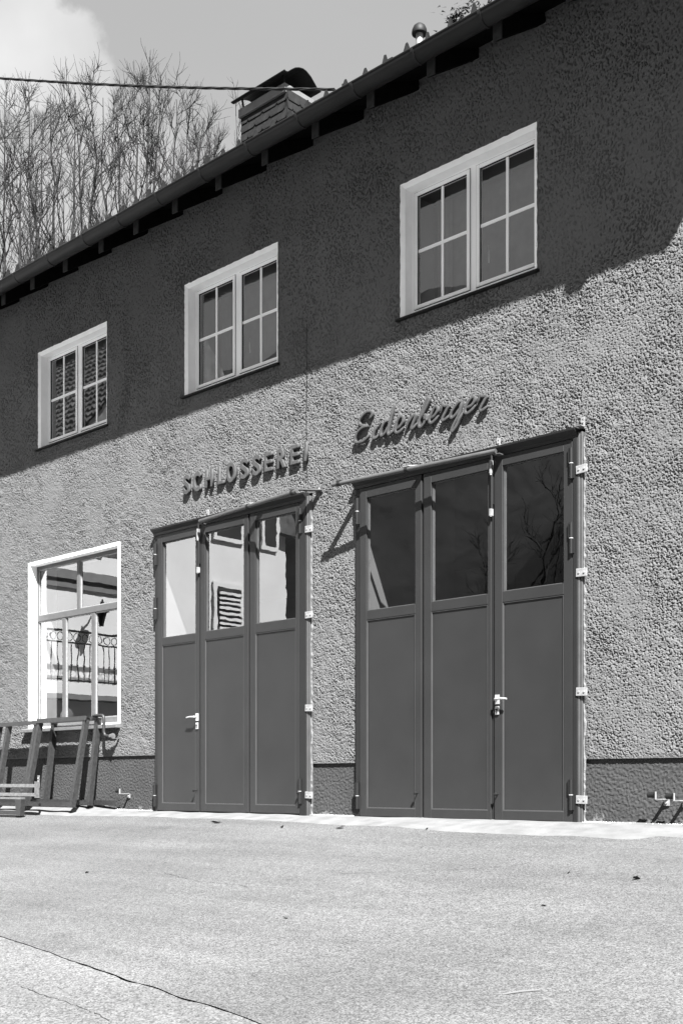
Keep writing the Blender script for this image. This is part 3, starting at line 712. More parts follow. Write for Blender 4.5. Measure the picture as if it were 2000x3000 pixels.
# --- inside: rooms behind the glass
im = MB(); im.box(WX0 + .3, WX1 - .3, 6.0, 6.1, -.1, 3.7); im.box(WX0 + .3, WX1 - .3, .2, 6.0, 3.62, 3.72); im.box(WX0 + .3, WX1 - .3, .16, 6.0, -.10, .005)
im.box(WX0 + .3, WX0 + .4, .2, 6, 0, 3.6); im.box(WX1 - .4, WX1 - .3, .2, 6, 0, 3.6)
im.build('interior_wall', 'interior_dark', SHOP)
im = MB(); im.box(-7.76, -7.625, .07, 1.5, .01, 3.6); im.box(-11.02, -10.79, .07, 1.6, .01, 3.6); im.build('partition', 'interior', SHOP)
im = MB(); im.box(WX0 + .3, WX1 - .3, 4.0, 4.1, 3.8, 6.7); im.box(WX0 + .3, WX1 - .3, .45, 4.0, 3.8, 3.9); im.box(WX0 + .3, WX1 - .3, .2, 4.0, 6.6, 6.7); im.build('interior_wall', 'interior_white', SHOP)
im = MB(); im.box(-9.2, -8.8, 2.6, 3.2, .01, 1.9); im.box(-6.2, -5.7, 2.2, 3.0, .01, 2.0); im.build('cabinet', 'interior', SHOP)

# --- folding doors
hn = MB(); hn.tube([(0, 0, 0.005), (0, 0, .128)], .0155, 10); hn.tube([(0, 0, .136), (0, 0, .26)], .0155, 10); hn.box(.0, .028, -.006, .012, .006, .126); hn.box(-.028, 0, -.006, .012, .138, .258)
hinge_me = hn.mesh('hinge', 'door_edge', smooth=True)
wsr = MB(); wsr.tube([(0, 0, .1285), (0, 0, .1355)], .0175, 10); washer_me = wsr.mesh('hinge_washer', 'bright_metal')
def screw_plate():
    p = MB(); p.box(-.052, .052, -.010, 0, -.034, .034); 
    for sx in (-.024, .026): p.tube([(sx, -.012, .0), (sx, -.016, .0)], .010, 6)
    return p.mesh('fixing_plate', 'galvanised', bevel=.002)
plate_me = screw_plate()
kn = MB(); kn.tube([(0, 0, 0), (0, -.030, 0), (0, -.031, 0), (0, -.045, 0), (0, -.050, 0)], [.006, .006, .014, .014, .006], 12); knob_me = kn.mesh('bolt_knob', 'dark_metal', smooth=True)
bt = MB(); bt.box(-.011, .011, -.022, .012, 0, .06); bt.tube([(0, -.012, -.008), (0, -.012, .02)], .010, 8); bolt_top_me = bt.mesh('bolt_sleeve', 'galvanised')
def door(D, leaves, zt, zb, glass, panel, handle_x, handle_dir, handle_leaf_z, rod_x, knobs, hinges, plates, rail, top_brackets):
    x0, x1 = D[0], D[1]
    f_ = MB()                                                   # outer frame of the door, standing a little proud of the plaster
    f_.box(x0 + .002, leaves[0][0] - .006, -.030, .06, -.02, zt + .005)
    f_.box(leaves[-1][1] + .006, x1 - .050, -.044, .06, -.02, zt + .005)
    f_.box(x0 + .002, x1 - .05, .0, .06, zt + .005, zt + .07)
    F = f_.build('folding_door', 'door_edge', SHOP, bevel=.003)
    h_ = MB()                                                   # overhanging head profile, its face leaning in towards the door
    h_.extrude_x([(.0, zt + .004), (-.040, zt + .004), (-.046, zt + .030), (-.085, zt + .062), (-.088, zt + .078), (-.080, zt + .082), (.0, zt + .086)], x0 - .010, x1 - .052)
    h_.build('door_head', 'door_edge', F)
    p_ = MB(); p_.box(x1 - .0495, x1 - .028, -.040, .05, -.02, zt + .045); p_.box(x1 - .026, x1 - .004, -.034, .05, -.02, zt + .045); p_.build('side_post', 'zinc_post', F, bevel=.003)
    for i, (a0, a1) in enumerate(leaves):
        y0, y1 = -.040 - (.0 if i != 1 else .0), .010
        l_ = MB(); g0, g1, gzb, gzt = glass[i]; pzb, pzt = panel
        l_.box(a0, g0, y0, y1, zb, zt); l_.box(g1, a1, y0, y1, zb, zt)
        l_.box(g0, g1, y0, y1, zb, pzb); l_.box(g0, g1, y0, y1, pzt, gzb); l_.box(g0, g1, y0, y1, gzt, zt)
        if i < 2: l_.box(a1 + .006, leaves[i + 1][0] - .008, y0 + .014, y1, zb, zt)        # the rebate between two leaves
        L = l_.build('door_leaf', 'door_paint', F, bevel=.0025)
        q_ = MB(); q_.box(g0 - .002, g1 + .002, y0 + .013, y0 + .03, pzb - .002, pzt + .002); q_.build('door_panel', 'door_paint', F)
        pb_ = MB(); frame_box(pb_, g0, g1, pzb, pzt, .0085, y0 + .004, y0 + .0135); pb_.build('panel_bead', 'bead', F)
        bd_ = MB(); frame_box(bd_, g0, g1, gzb, gzt, .009, y0 + .022, y0 + .034); bd_.box(g0 + .009, g0 + .020, y0 + .026, y0 + .034, gzb + .009, gzt - .009); bd_.build('glazing_bead', 'zinc_post', F)
        pane('pane', g0 + .009, g1 - .009, gzb + .009, gzt - .009, y0 + .0315, 'door_glass', F)
    for hx_, hz_ in hinges:
        inst('hinge', hinge_me, F, (hx_, -.050, hz_)); inst('hinge_washer', washer_me, F, (hx_, -.050, hz_))
    for z in plates:
        inst('fixing_plate', plate_me, F, (x1 - .006, -.042, z), rot=(0, R(random.uniform(-3, 3)), 0))
    for kx, kz in knobs: inst('bolt_knob', knob_me, F, (kx, -.040, kz))
    # lever handle
    hm_ = MB(); hz_ = handle_leaf_z
    hm_.box(handle_x - .021, handle_x + .021, -.052, -.039, hz_ - .042, hz_ + .040)
    hm_.tube([(handle_x, -.05, hz_), (handle_x, -.082, hz_), (handle_x + .012 * handle_dir, -.092, hz_), (handle_x + .07 * handle_dir, -.094, hz_ + .002), (handle_x + .130 * handle_dir, -.090, hz_ - .004)], [.010, .010, .011, .010, .009], 10)
    hm_.build('door_handle', 'bright_metal', F, smooth=True, bevel=.0)
    kp = MB(); kp.box(handle_x - .019, handle_x + .019, -.053, -.039, hz_ - .135, hz_ - .062); kp.build('keyhole_plate', 'bright_metal', F, bevel=.003)
    kc = MB(); kc.tube([(handle_x, -.052, hz_ - .090), (handle_x, -.058, hz_ - .090)], .009, 10); kc.box(handle_x - .0045, handle_x + .0045, -.058, -.0525, hz_ - .122, hz_ - .092); kc.build('lock_cylinder', 'dark_metal', F)
    # espagnolette rod at the meeting of the leaves
    ro = MB(); ro.tube([(rod_x, -.056, 2.69), (rod_x, -.056, 3.20)], .010, 8); ro.box(rod_x - .015, rod_x + .015, -.058, -.039, 2.76, 3.00); ro.build('bolt_rod', 'door_edge', F)
    inst('bolt_sleeve', bolt_top_me, F, (rod_x, -.056, 2.66)); inst('bolt_sleeve', bolt_top_me, F, (rod_x, -.056, 3.03), sc=(.8, 1, 1.9))
    # stay rail along the head of the door with its two arms
    (rx0, ry0, rz0), (rx1, ry1, rz1) = rail
    rl = MB(); rl.tube([rail[0], rail[1]], .021, 12); RL = rl.build('stay_rail', 'zinc_post', F, smooth=True)
    rp = MB(); rp.box(rx0 - .03, rx0 + .035, ry0 + .0, -.03, rz0 - .028, rz0 - .020); rp.build('rail_pivot', 'zinc_post', F)
    for t in (.52, .955):
        q = Vector(rail[0]).lerp(Vector(rail[1]), t); sgn = 1 if rx1 > rx0 else -1
        clm = MB(); d = (Vector(rail[1]) - Vector(rail[0])).normalized(); clm.tube([q - d * .018, q + d * .018], .0245, 12); clm.build('rail_clamp', 'door_edge', F, smooth=True)
        arm = MB(); ax = q.x + .12
        arm.add([(q.x - .035, q.y - .015, q.z + .024), (q.x + .035, q.y - .015, q.z + .024), (ax + .045, -.015, q.z + .046), (ax - .035, -.015, q.z + .046),
                 (q.x - .035, q.y - .015, q.z + .032), (q.x + .035, q.y - .015, q.z + .032), (ax + .045, -.015, q.z + .054), (ax - .035, -.015, q.z + .054)],
                [(0, 1, 2, 3), (4, 7, 6, 5), (0, 4, 5, 1), (1, 5, 6, 2), (2, 6, 7, 3), (3, 7, 4, 0)])
        arm.box(ax - .035, ax + .045, -.020, -.012, q.z + .03, q.z + .085)
        arm.build('rail_arm', 'galvanised' if t < .9 else 'zinc_post', F)
        nb = MB(); nb.tube([(ax + .005, -.021, q.z + .066), (ax + .005, -.030, q.z + .066)], .011, 6); nb.build('bolt_head', 'bright_metal', F)
    for x in top_brackets:
        tb = MB(); tb.box(x - .016, x - .005, -.026, -.012, zt + .085, zt + .165); tb.box(x + .005, x + .016, -.026, -.012, zt + .085, zt + .165); tb.box(x - .005, x + .005, -.026, -.012, zt + .085, zt + .100); tb.box(x - .005, x + .005, -.026, -.012, zt + .150, zt + .165)
        tb.box(x - .035, x + .016, -.080, -.012, zt + .0835, zt + .088); tb.tube([(x, -.024, zt + .125), (x, -.034, zt + .125)], .010, 6); tb.build('head_bracket', 'galvanised', F)
    # hardened foam and mortar squeezed out along the right-hand post
    fm = MB(); N = 260; vs_ = []; j1 = noise_field(1, N, 8, 77 + len(plates))[0]; j2 = noise_field(1, N, 3, 78 + len(plates))[0]
    for k in range(N):
        z = -.01 + (zt + .03) * k / (N - 1); wdt = .010 + .007 * j1[k] * .7 + .004 * j2[k]; wdt = max(wdt, .004)
        vs_ += [(x1 - .004, -.012, z), (x1 - .002 + wdt * .4, -.026 - .004 * j2[k] * .5, z), (x1 + wdt, -.014, z)]
    fm.add(vs_, [(3 * k + j, 3 * k + j + 1, 3 * k + 4 + j, 3 * k + 3 + j) for k in range(N - 1) for j in range(2)]); fm.build('joint_foam', 'foam', F)
    return F
door(D1, [(-10.749, -10.012), (-9.977, -9.192), (-9.166, -8.421)], 3.182, .012,
     [(-10.665, -10.066, 1.994, 3.090), (-9.900, -9.264, 2.000, 3.092), (-9.080, -8.474, 2.008, 3.098)], (.096, 1.908),
     -10.030, -1, 1.060, -9.992, [(-10.053, .243), (-8.405, .225)], [(-10.778, 2.835), (-10.778, 2.21), (-10.790, .05), (-8.398, 2.855), (-8.402, .11)],
     [2.888, 2.022, 1.082, .203], ((-9.90, -.115, 3.205), (-8.20, -.285, 3.212)), [-9.88])
door(D2, [(-7.588, -6.818), (-6.790, -6.030), (-5.994, -5.207)], 3.172, .006,
     [(-7.499, -6.892, 1.985, 3.073), (-6.703, -6.066, 1.985, 3.076), (-5.909, -5.291, 1.990, 3.084)], (.085, 1.895),
     -5.960, 1, 1.055, -6.012, [(-6.862, .232), (-5.956, .228)], [(-7.612, 2.825), (-7.612, .07), (-5.212, 2.838), (-5.212, 2.218), (-5.214, .095)],
     [2.905, 2.055, 1.075, .187], ((-5.925, -.115, 3.197), (-7.720, -.285, 3.188)), [-5.965, -5.118])
# thin wire running down the plaster beside the sign
wv = MB(); wp = [(-8.336 + .003 * math.sin(z * 9), -.016, z) for z in np.linspace(3.42, 4.98, 30)]; wv.tube(wp, .0026, 6); wv.build('wall_wire', 'dark_metal', SHOP)

# ------------------------------------------------------------------ lettering on the wall
SIGN = empty('wall_sign', (-9.33, 0, 3.58), 'raised block letters reading SCHLOSSEREI in weathered paint over the left door', 'sign')
def letter_block(ch, x0, x1, z0, z1, d0=-.010, d1=-.046):
    cu = bpy.data.curves.new('letter', 'FONT'); cu.body = ch; cu.size = 1.0; cu.offset = 0.030; cu.extrude = 0.5; cu.bevel_depth = 0.0; cu.resolution_u = 6
    o = bpy.data.objects.new('tmp', cu); COL.objects.link(o)
    dg = bpy.context.evaluated_depsgraph_get(); me = bpy.data.meshes.new_from_object(o.evaluated_get(dg)); bpy.data.objects.remove(o)
    co = np.empty(len(me.vertices) * 3, np.float32); me.vertices.foreach_get('co', co); co = co.reshape(-1, 3)
    lo, hi = co.min(0), co.max(0); out = np.empty_like(co)
    out[:, 0] = x0 + (co[:, 0] - lo[0]) / (hi[0] - lo[0]) * (x1 - x0)
    out[:, 2] = z0 + (co[:, 1] - lo[1]) / (hi[1] - lo[1]) * (z1 - z0)
    out[:, 1] = d0 + (co[:, 2] - lo[2]) / (hi[2] - lo[2]) * (d1 - d0)
    me.vertices.foreach_set('co', out.ravel()); me.materials.clear(); me.materials.append(MATS['letter_paint'])
    bm = bmesh.new(); bm.from_mesh(me); bmesh.ops.remove_doubles(bm, verts=bm.verts, dist=.0004)
    bmesh.ops.recalc_face_normals(bm, faces=bm.faces)
    ed = [e for e in bm.edges if len(e.link_faces) == 2 and e.calc_face_angle(0) > 1.2 and all(v.co.y < d1 + .002 for v in e.verts)]
    bmesh.ops.bevel(bm, geom=ed, offset=.005, segments=2, affect='EDGES', clamp_overlap=True)
    bm.to_mesh(me); bm.free(); me.name = 'letter'
    return link(bpy.data.objects.new('letter', me), SIGN)
for ch, x0, x1 in (('S', -10.285, -10.163), ('C', -10.120, -9.975), ('H', -9.905, -9.775), ('L', -9.698, -9.590), ('O', -9.552, -9.392), ('S', -9.330, -9.192),
                   ('S', -9.135, -9.000), ('E', -8.955, -8.822), ('R', -8.757, -8.620), ('E', -8.563, -8.427), ('I', -8.362, -8.312)):
    ov = .008 if ch in 'SCO' else 0
    letter_block(ch, x0 + .012, x1 - .004, 3.580 - ov, 3.780 + ov)
SCRIPT = empty('script_sign', (-7.05, 0, 3.6), 'raised slanting script letters reading Eidenberger over the right door', 'sign')
K = 3.4087
def sp_pt(p, y=-.045):
    # tracing of the hand-drawn script, measured on the wall plane
    u = (1000 + p[0] / K - 1000) / 3400.0; v = (2295 - (1120 + p[1] / K)) / 3400.0
    d = Vector((-.6866 + .7270 * u, .7270 + .6866 * u)); t = (8.33 + y) / d.y
    return (t * d.x, y, .322 + t * v)
def smooth_path(pts, k=5):
    P_ = [Vector(p) for p in pts]; out = []
    for i in range(len(P_) - 1):
        p0, p1, p2, p3 = P_[max(i - 1, 0)], P_[i], P_[i + 1], P_[min(i + 2, len(P_) - 1)]
        for j in range(k):
            t = j / k; out.append(.5 * ((2 * p1) + (-p0 + p2) * t + (2 * p0 - 5 * p1 + 4 * p2 - p3) * t * t + (-p0 + 3 * p1 - 3 * p2 + p3) * t ** 3))
    return out + [P_[-1]]
strokes = {
    'E': [[(278, 372), (300, 345), (312, 308), (290, 292), (250, 302), (207, 345), (182, 392), (190, 425), (222, 434), (272, 436)], [(266, 440), (222, 450), (172, 492), (142, 550), (140, 592), (170, 604), (222, 588), (262, 552), (280, 522)]],
    'i': [[(362, 432), (340, 475), (320, 530), (322, 562), (345, 558), (372, 528)], [(400, 358), (387, 378)]],
    'd': [[(468, 382), (438, 398), (408, 450), (393, 505), (400, 536), (424, 526), (452, 486), (468, 440)], [(528, 228), (508, 310), (484, 410), (467, 490), (476, 524), (500, 505), (522, 476)]],
    'e': [[(552, 470), (588, 442), (618, 392), (616, 348), (592, 348), (562, 392), (544, 450), (542, 495), (560, 507), (592, 490), (626, 448)]],
    'n': [[(688, 348), (668, 400), (650, 462)], [(656, 440), (690, 376), (724, 334), (744, 326), (736, 362), (708, 436), (702, 466), (722, 456), (752, 412)]],
    'b': [[(772, 400), (818, 312), (866, 205), (876, 168), (860, 168), (828, 240), (794, 328), (776, 405), (778, 444), (800, 446), (832, 400), (848, 345), (838, 330), (834, 362), (848, 378), (876, 354)]],
    'e ': [[(890, 364), (928, 338), (962, 284), (958, 248), (936, 252), (902, 312), (882, 368), (884, 402), (904, 408), (938, 380), (972, 332)]],
    'r': [[(992, 300), (1003, 252), (1016, 228), (1034, 240), (1074, 236), (1058, 268), (1026, 330), (1010, 368), (1020, 384), (1056, 360), (1082, 328)]],
    'g': [[(1200, 190), (1176, 200), (1132, 252), (1098, 310), (1092, 348), (1110, 358), (1148, 320), (1186, 254)], [(1206, 192), (1192, 250), (1170, 335), (1124, 425), (1104, 478), (1112, 494), (1148, 440), (1182, 364), (1212, 304)]],
    'e  ': [[(1236, 260), (1298, 236), (1332, 184), (1328, 150), (1302, 157), (1262, 212), (1238, 270), (1240, 306), (1264, 311), (1306, 278), (1342, 228)]],
    'r ': [[(1358, 214), (1374, 168), (1390, 134), (1404, 142), (1452, 142), (1434, 178), (1402, 235), (1386, 272), (1396, 288), (1428, 270), (1462, 236)]]}
for key, sts in strokes.items():
    lm = MB()
    for si, s in enumerate(sts):
        path = smooth_path([sp_pt(p, -.027 - .002 * si) for p in s]); nP = len(path)
        rr = [0.0158 * (0.55 + 0.45 * min(1, min(i, nP - 1 - i) / 4.0)) for i in range(nP)]
        lm.tube(path, rr, 16, up=(0, 1, 0), sx=.92, sy=1.1, sq=.45)
    lm.build('letter', 'letter_paint', SCRIPT, smooth=True)

# ------------------------------------------------------------------ pipe stubs on brackets
def stub(loc, label):
    t = empty('pipe_bracket', loc, label, 'pipe bracket', 'short pipe stubs on brackets low on the wall'); x, y, z = loc
    p = MB(); p.tube([(x - .066, y - .10, z), (x - .008, y - .10, z)], .0235, 16, caps=False); p.tube([(x - .064, y - .10, z), (x - .008, y - .10, z)], .0165, 16, caps=False)
    p.tube([(x - .012, y - .10, z), (x - .006, y - .10, z)], .0235, 16); p.build('pipe_stub', 'dark_metal', t, smooth=True)
    b_ = MB(); b_.box(x - .003, x, y - .110, y - .090, z - .034, z + .026); b_.box(x, x + .05, y - .115, y - .085, z - .036, z - .030); b_.box(x + .02, x + .05, y - .0849, y + .004, z - .036, z - .030)
    b_.box(x + .012, x + .058, y + .004, y + .012, z - .085, z - .036); b_.build('bracket', 'galvanised', t)
    h_ = MB(); h_.tube([(x + .034, y + .004, z - .060), (x + .034, y - .008, z - .060)], .010, 6); h_.build('bolt_head', 'bright_metal', t)
stub((-11.400, .004, .232), 'dark pipe stub on a pale bracket, left of the left folding door')
stub((-4.420, .004, .232), 'dark pipe stub on a pale bracket, the nearer of two to the right door')
stub((-4.265, .004, .222), 'dark pipe stub on a pale bracket at the right edge, cut by the frame')

# ------------------------------------------------------------------ steel frames by the window
def leaning_frame(name, label, xl, xr, yt, zt, yb, zb, mids=(), w_=.056):
    t = empty(name, ((xl + xr) / 2, yb, zb), label, 'iron trestle', 'iron trestles leaning under the window')
    up = Vector((0, yt - yb, zt - zb)).normalized(); fw = Vector((0, -up.z, up.y))
    th = .008
    def angle(a_, b_, s, nm):            # an L-section: one flat flange towards us, one at right angles
        m_ = MB(); a_, b_ = Vector(a_), Vector(b_); d = (b_ - a_).normalized(); side = d.cross(fw).normalized()
        m_.beam(a_ + fw * .004, b_ + fw * .004, w_, th, up=fw)
        o_ = side * (w_ / 2 - th / 2) * s
        m_.beam(a_ + o_ - fw * (w_ / 2 - .0005), b_ + o_ - fw * (w_ / 2 - .0005), th, w_ - .001, up=fw)
        return m_.build(nm, 'mill_steel', t)
    for i, x in enumerate((xl,) + tuple(mids) + (xr,)):
        angle((x, yb, zb), (x, yt, zt - .01), 1, 'upright')
    angle((xl - .03, yt - .012, zt - .02), (xr + .05, yt - .012, zt - .02), -1, 'top_rail')
    angle((xl - .03, yb + .02, zb + .03), (xr + .03, yb + .02, zb + .03), 1, 'bottom_rail')
    return t
leaning_frame('iron_trestle', 'dark welded angle iron frame leaning in front of the other one under the window', -12.99, -11.965, -.200, 1.135, -.410, .035)
leaning_frame('iron_trestle', 'dark welded angle iron frame standing behind another, nearest the bent pipe', -12.86, -11.905, -.075, 1.135, -.205, .055)
leaning_frame('iron_trestle', 'dark angle iron frame running out of the picture at the left edge', -15.0, -13.065, -.200, 1.118, -.400, .035, mids=(-13.97, -13.735))
# U-channel on the ground along the wall
ch = MB(); ch.box(-13.6, -11.48, -.100, -.094, .058, .118); ch.box(-13.6, -11.48, -.0939, -.035, .112, .118); ch.box(-13.6, -11.48, -.0939, -.035, .058, .064)
tag(ch.build('steel_channel', 'mill_steel'), 'long open steel channel lying at the foot of the wall behind the frames', 'steel channel')
# zinc rail frame resting on a low trestle
RF = empty('rail_frame', (-12.9, -.6, .15), 'pale zinc plated double rail with a drilled end plate, at the left edge', 'rail frame')
for z0 in (.182, .292):
    m_ = MB(); m_.box(-15.0, -12.400, -.62, -.575, z0 - .022, z0 + .022); m_.build('rail', 'zinc_steel', RF, bevel=.004)
m_ = MB(); m_.box(-12.400, -12.392, -.63, -.565, .145, .345); m_.box(-12.44, -12.394, -.564, -.558, .27, .42); m_.build('end_plate', 'zinc_steel', RF)
m_ = MB()
for z0 in (.300, .345, .385): m_.tube([(-12.418, -.5635, z0), (-12.418, -.572, z0)], .008, 6)
m_.build('bolt_head', 'bright_metal', RF)
TR = empty('low_trestle', (-12.9, -.68, 0), 'low dark steel trestle with a pale top bar under the zinc rails', 'trestle')
m_ = MB(); m_.box(-15.0, -12.56, -.72, -.66, .128, .150); m_.build('top_bar', 'zinc_steel', TR)
m_ = MB(); m_.add([(-12.70, -.72, .128), (-12.555, -.72, .128), (-12.58, -.72, -.075), (-12.665, -.72, -.075), (-12.70, -.66, .128), (-12.555, -.66, .128), (-12.58, -.66, -.075), (-12.665, -.66, -.075)],
                  [(0, 1, 2, 3), (4, 7, 6, 5), (0, 4, 5, 1), (1, 5, 6, 2), (2, 6, 7, 3), (3, 7, 4, 0)]); m_.build('leg', 'mill_steel', TR)
m_ = MB(); m_.box(-15.0, -12.66, -.715, -.665, -.065, -.015); m_.box(-15.0, -12.70, -.70, -.68, .085, .1275); m_.build('bottom_bar', 'mill_steel', TR)
# bent pipe from the frames to a flange on the wall
bp = empty('bent_pipe', (-11.62, -.06, .9), 'bent dark pipe with a screwed end below the right corner of the window sill', 'pipe')
pth = smooth_path([(-11.93, -.105, 1.148), (-11.80, -.105, 1.148), (-11.735, -.105, 1.140), (-11.712, -.105, 1.105), (-11.710, -.105, 1.02), (-11.708, -.105, .945), (-11.690, -.100, .905), (-11.650, -.095, .893), (-11.580, -.090, .890)], 5)
m_ = MB(); m_.tube(pth, .0185, 12, up=(0, 1, 0)); m_.build('pipe', 'mill_steel', bp, smooth=True)
m_ = MB(); m_.tube([(-11.60, -.091, .891), (-11.565, -.089, .890)], .026, 6); m_.tube([(-11.555, -.088, .890), (-11.545, -.088, .890)], .034, 10); m_.beam((-11.550, -.09, .862), (-11.548, .0, .862), .03, .008); m_.build('pipe_fitting', 'zinc_steel', bp)

# ------------------------------------------------------------------ overhead cable
cb_t = empty('overhead_cable', (-8.15, .2, 7.38), 'black twisted overhead cable running from the roof edge across the sky to the left', 'cable')
B_, A_ = Vector((-8.15, .20, 7.375)), Vector((-13.06, -.72, 9.13)); far_end = A_ + (A_ - B_) * 1.2
for s_ in range(3):
    m_ = MB(); pts = []
    for i in range(361):
        t = i / 360; c = B_.lerp(far_end, t); c.z -= 0.10 * math.sin(math.pi * min(t, .4545) / .4545) * .35
        an = t * 115 + s_ * 2 * math.pi / 3; pts.append(c + Vector((.25, math.cos(an), 0)).normalized() * 0 + Vector((0, math.cos(an) * .0085, math.sin(an) * .0085)))
    m_.tube(pts, .0085, 5); m_.build('cable_strand', 'cable', cb_t, smooth=True)

# ------------------------------------------------------------------ bare trees on the hillside behind
C0 = Vector((0, -8.33, .322)); FWD = Vector((-.6866, .7270, 0)); RGT = Vector((.7270, .6866, 0))
def hill_z(y): return float(np.interp(y, [9, 12, 16, 22, 34, 60, 120], [-.3, 1.0, 5, 9, 14, 19, 22]))
def place(u, z):                         # a spot on the hillside, given its bearing from the camera and its distance
    p = C0 + FWD * z + RGT * (u * z); return Vector((p.x, p.y, hill_z(p.y) - .6))
class Wood:
    def __init__(self): self.v, self.f = [], []
    def seg(self, pts, rs, n):
        k0 = len(self.v)
        for i, p in enumerate(pts):
            d = (pts[min(i + 1, len(pts) - 1)] - pts[max(i - 1, 0)]); d.normalize()
            a = d.cross(Vector((.31, .95, .05))); a.normalize(); b = a.cross(d)
            for k in range(n):
                t = 2 * math.pi * k / n; q = p + a * (math.cos(t) * rs[i]) + b * (math.sin(t) * rs[i]); self.v.append((q.x, q.y, q.z))
        for i in range(len(pts) - 1):
            for k in range(n): self.f.append((k0 + i * n + k, k0 + i * n + (k + 1) % n, k0 + (i + 1) * n + (k + 1) % n, k0 + (i + 1) * n + k))
    def build(self, name, mat, parent):
        me = bpy.data.meshes.new(name); me.from_pydata(self.v, [], self.f); me.materials.append(MATS[mat])
        me.polygons.foreach_set('use_smooth', [True] * len(me.polygons)); return link(bpy.data.objects.new(name, me), parent)
def grow(rnd, p, d, L, r0, r1, n, wob, up):
    pts, ds = [p.copy()], [d.copy()]; d = d.copy()
    for i in range(n):
        d = d + Vector((rnd.gauss(0, wob), rnd.gauss(0, wob), rnd.gauss(0, wob * .6) + up)); d.normalize()
        pts.append(pts[-1] + d * (L / n)); ds.append(d.copy())
    return pts, ds, [r0 + (r1 - r0) * (i / n) for i in range(n + 1)]
def bare_tree(u, z, tips, seed, label, r=.12, dens=1.0, first=.42, group='bare trees on the slope behind the workshop', base=None):
    """stems rise from one foot and fan out to the given tips; limbs, branches and twigs grow from them"""
    rnd = random.Random(seed); base = base or place(u, z)
    t = empty('bare_tree', base, label, 'tree', group); tr, cr = Wood(), Wood()
    for tip in tips:
        H = (tip - base).length; ctl = base.lerp(tip, .5); ctl = Vector((base.x * .28 + ctl.x * .72, base.y * .28 + ctl.y * .72, ctl.z + .04 * H))
        N = 18; pts = []; wob = Vector((0, 0, 0))
        for i in range(N + 1):
            f = i / N; q = base * (1 - f) ** 2 + ctl * (2 * f * (1 - f)) + tip * f ** 2
            wob = wob * .8 + Vector((rnd.gauss(0, .09), rnd.gauss(0, .09), 0)); pts.append(q + wob * min(1, 4 * f * (1 - f) + .3 * f))
        ds = [(pts[min(i + 1, N)] - pts[max(i - 1, 0)]).normalized() for i in range(N + 1)]
        r0 = r * rnd.uniform(.85, 1.25); rs = [r0 + (.012 - r0) * (i / N) ** .9 for i in range(N + 1)]; tr.seg(pts, rs, 6)
        nl = int(15 * dens)
        for i in range(nl):
            f = first + (0.985 - first) * (i + rnd.random()) / nl; k = min(int(f * N), N - 1); q = pts[k].lerp(pts[k + 1], f * N - k)
            az = rnd.uniform(0, 6.28); out = Vector((math.cos(az), math.sin(az), 0)); dd = (ds[k] * rnd.uniform(.8, 1.3) + out * rnd.uniform(.55, 1.05)).normalized()
            L = H * rnd.uniform(.13, .24) * (1.30 - 1.0 * f); rr = max(.020, rs[k] * .5)
            p1, d1, r1 = grow(rnd, q, dd, L, rr, .010, 8, .10, .09); tr.seg(p1, r1, 4)
            n2 = int(7 * dens)
            for j in range(n2):
                f2 = .15 + .83 * (j + rnd.random()) / n2; k2 = min(int(f2 * 8), 7); q2 = p1[k2].lerp(p1[k2 + 1], f2 * 8 - k2)
                rv_ = Vector((rnd.gauss(0, 1), rnd.gauss(0, 1), rnd.gauss(0, .6))); rv_.normalize()
                p2, d2, r2 = grow(rnd, q2, (d1[k2] + rv_ * .75).normalized(), L * rnd.uniform(.25, .50), max(.013, r1[k2] * .6), .009, 5, .16, .10); cr.seg(p2, r2, 3)
                for m in range(4):
                    f3 = rnd.uniform(.2, 1.0); k3 = min(int(f3 * 5), 4); q3 = p2[k3].lerp(p2[k3 + 1], min(1, f3 * 5 - k3))
                    rv_ = Vector((rnd.gauss(0, 1), rnd.gauss(0, 1), rnd.gauss(0, .6))); rv_.normalize()
                    p3, d3, r3 = grow(rnd, q3, (d2[k3] + rv_ * .7).normalized(), rnd.uniform(.3, .85), .0095, .005, 3, .18, .11); cr.seg(p3, r3, 3)
    tr.build('trunk', 'bark', t); cr.build('crown', 'twig', t)
def pxu(x): return (x - 1000) / 3400.0
def tips_at(z, lst):                     # where the stems end, by bearing and elevation from the yard
    return [C0 + FWD * (z + dz) + RGT * (pxu(x) * (z + dz)) + Vector((0, 0, (2295 - y) / 3400.0 * (z + dz))) for x, y, dz in lst]
bare_tree(pxu(20), 44, tips_at(44, [(-40, 330, 0), (10, 290, 1), (55, 345, -1)]), 1, 'bare tree at the left edge of the picture, several thin upright stems', r=.13)
bare_tree(pxu(95), 52, tips_at(52, [(62, 390, 0), (120, 330, 1)]), 12, 'pale bare tree standing just inside the left edge, behind the others', r=.12, dens=.9)
bare_tree(pxu(185), 46, tips_at(46, [(92, 250, 1), (150, 275, -1), (212, 300, 0)]), 3, 'bare tree with one straight dark trunk, second from the left edge', r=.18)
bare_tree(pxu(318), 47, tips_at(47, [(225, 310, 1), (263, 228, 0), (300, 285, -1.5), (345, 260, 2)]), 4, 'widest bare tree, many stems fanning out in the middle of the group', r=.14)
bare_tree(pxu(395), 45, tips_at(45, [(388, 262, -1), (440, 240, 0), (480, 262, 1.5)]), 5, 'tall bare tree with a knotted dark trunk right of the wide fan shaped one', r=.17)
bare_tree(pxu(480), 47, tips_at(47, [(515, 290, 0), (555, 312, 1), (598, 345, -1), (632, 395, 0)]), 6, 'bare tree leaning away to the right, nearest the chimney', r=.12)
bare_tree(pxu(545), 50, tips_at(50, [(575, 385, 0), (618, 430, 1)]), 9, 'low spreading bare tree over the gutter left of the chimney', r=.10, dens=.8)
bare_tree(pxu(705), 62, tips_at(62, [(688, 300, 0), (715, 330, 1)]), 8, 'thin faint bare tree seen just left of the chimney', r=.06, dens=.55)

